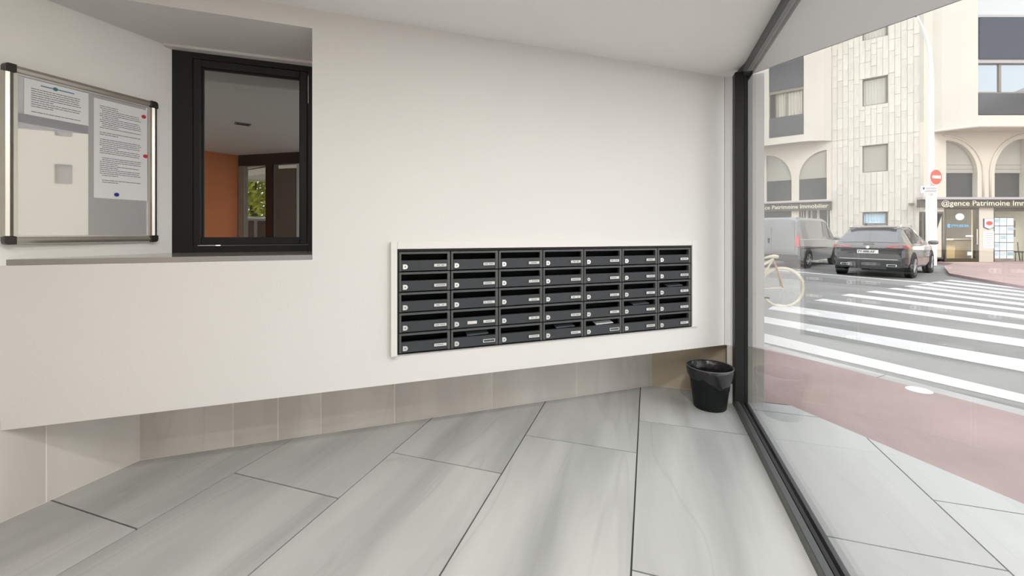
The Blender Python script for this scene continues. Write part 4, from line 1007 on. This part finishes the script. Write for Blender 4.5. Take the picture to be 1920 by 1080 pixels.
# ------------------------------------------------------------------ bicycle
bq = FP(1466, 577, -.12)
bk = thing('bicycle', 'cream bicycle with tan stays standing by the crossing beside the pillar', 'bicycle', (bq.x, bq.y, rz(bq)+.003), R(168))
wr_ = .335
def bwheel(x):
    w_ = MB().tube([(x+wr_*cos(2*pi*k/36), 0, wr_+wr_*sin(2*pi*k/36)) for k in range(36)], .021, 8, True).obj('wheel', M['cream'], bk, True)
    sp_ = MB()
    for k in range(24): a = 2*pi*k/24; sp_.tube([(x, .02*(-1)**k, wr_), (x+wr_*cos(a), 0, wr_+wr_*sin(a))], .0016, 3)
    sp_.obj('spokes', M['rim'], w_)
    MB().lathe([(.0001, -.03), (.02, -.03), (.02, .03), (.0001, .03)], 10, 'y', (x, 0, wr_)).obj('hub', M['chrome'], w_)
bwheel(0); bwheel(1.03)
fr_ = MB(); bbp = (.43, 0, .29); st_ = (.14, 0, .84); hd_ = (.82, 0, .86); hl = (.86, 0, .68); lo_ = (.62, 0, .50)
for a, b, r in ((bbp, st_, .016), (st_, lo_, .022), (lo_, hl, .016), (bbp, hl, .019), ((0, .03, wr_), bbp, .010), ((0, -.03, wr_), bbp, .010), (hd_, hl, .02)): fr_.tube([a, b], r, 8)
fr_.obj('frame', M['cream'], bk, True)
MB().tube([(0, .035, wr_), (.07, .045, .60), st_], .013, 6).tube([(0, -.035, wr_), (.04, -.045, .60), st_], .013, 6).obj('seat_stays', M['tan'], bk, True)
MB().tube([hl, (.93, .04, .55), (1.03, .04, wr_)], .011, 6).tube([hl, (.93, -.04, .55), (1.03, -.04, wr_)], .011, 6).obj('fork', M['cream'], bk)
MB().tube([st_, (.135, 0, .87)], .012, 6).obj('seat_post', M['chrome'], bk)
MB().tube([(.06, 0, .875), (.12, 0, .885), (.2, 0, .875), (.32, 0, .84)], [.03, .035, .025, .015], 8).obj('saddle', M['cream'], bk, True)
MB().tube([hd_, (.84, 0, .98), (.90, 0, 1.0)], .012, 6).tube([(.84, -.27, 1.0), (.90, -.1, 1.0), (.90, .1, 1.0), (.84, .27, 1.0)], .011, 6).obj('handlebar', M['tan'], bk)
MB().lathe([(.0001, .03), (.09, .03), (.09, .036), (.0001, .036)], 20, 'y', bbp).obj('chainring', M['rim'], bk)
MB().tube([bbp, (.30, .06, .17)], .01, 6).box(.25, .35, .06, .15, .155, .175).tube([bbp, (.56, -.06, .41)], .01, 6).box(.51, .61, -.15, -.06, .40, .42).obj('pedals', M['plastic'], bk)
# mudguard
MB().tube([(.36*cos(a), 0, wr_+.36*sin(a)) for a in [R(20+16*k) for k in range(10)]], .012, 5).obj('mudguard', M['cream'], bk)

# ------------------------------------------------------------------ tree and ground behind the entrance (mirrored in the niche window)
struct('forecourt', MB().prism([(-14, -1.5), (-14, -30), (16, -30), (5.5, -3.5), (.6, -.8), (-.3, -1.15), (-1.1, -2.06), (-3.6, -1.3)], -.3, -.02), M['grass'])
tre = thing('tree', 'leafy green tree mirrored in the niche window', 'tree', (.3, -11.5, -.02), 0)
MB().tube([(0, 0, 0), (.05, 0, 1.2), (-.05, .1, 2.6), (.1, 0, 4.2)], [.18, .14, .11, .05], 8).obj('trunk', M['bark'], tre, True)
rnd = random.Random(8); lf = MB()
for k in range(9000):
    while True:
        q = V((rnd.uniform(-1, 1), rnd.uniform(-1, 1), rnd.uniform(-1, 1)))
        if .35 < q.length < 1: break
    c_ = V((q.x*2.6, q.y*2.0, 3.4+q.z*2.2)); n_ = V((rnd.gauss(0, 1), rnd.gauss(0, 1), rnd.gauss(0, 1))).normalized(); t1 = n_.orthogonal().normalized()*.10; t2 = n_.cross(t1)*.6
    lf.add([c_-t1, c_+t2, c_+t1, c_-t2], [(0, 1, 2, 3)])
o = lf.obj('foliage', M['leaf'], tre); o['kind'] = 'stuff'
bpy.context.view_layer.update()
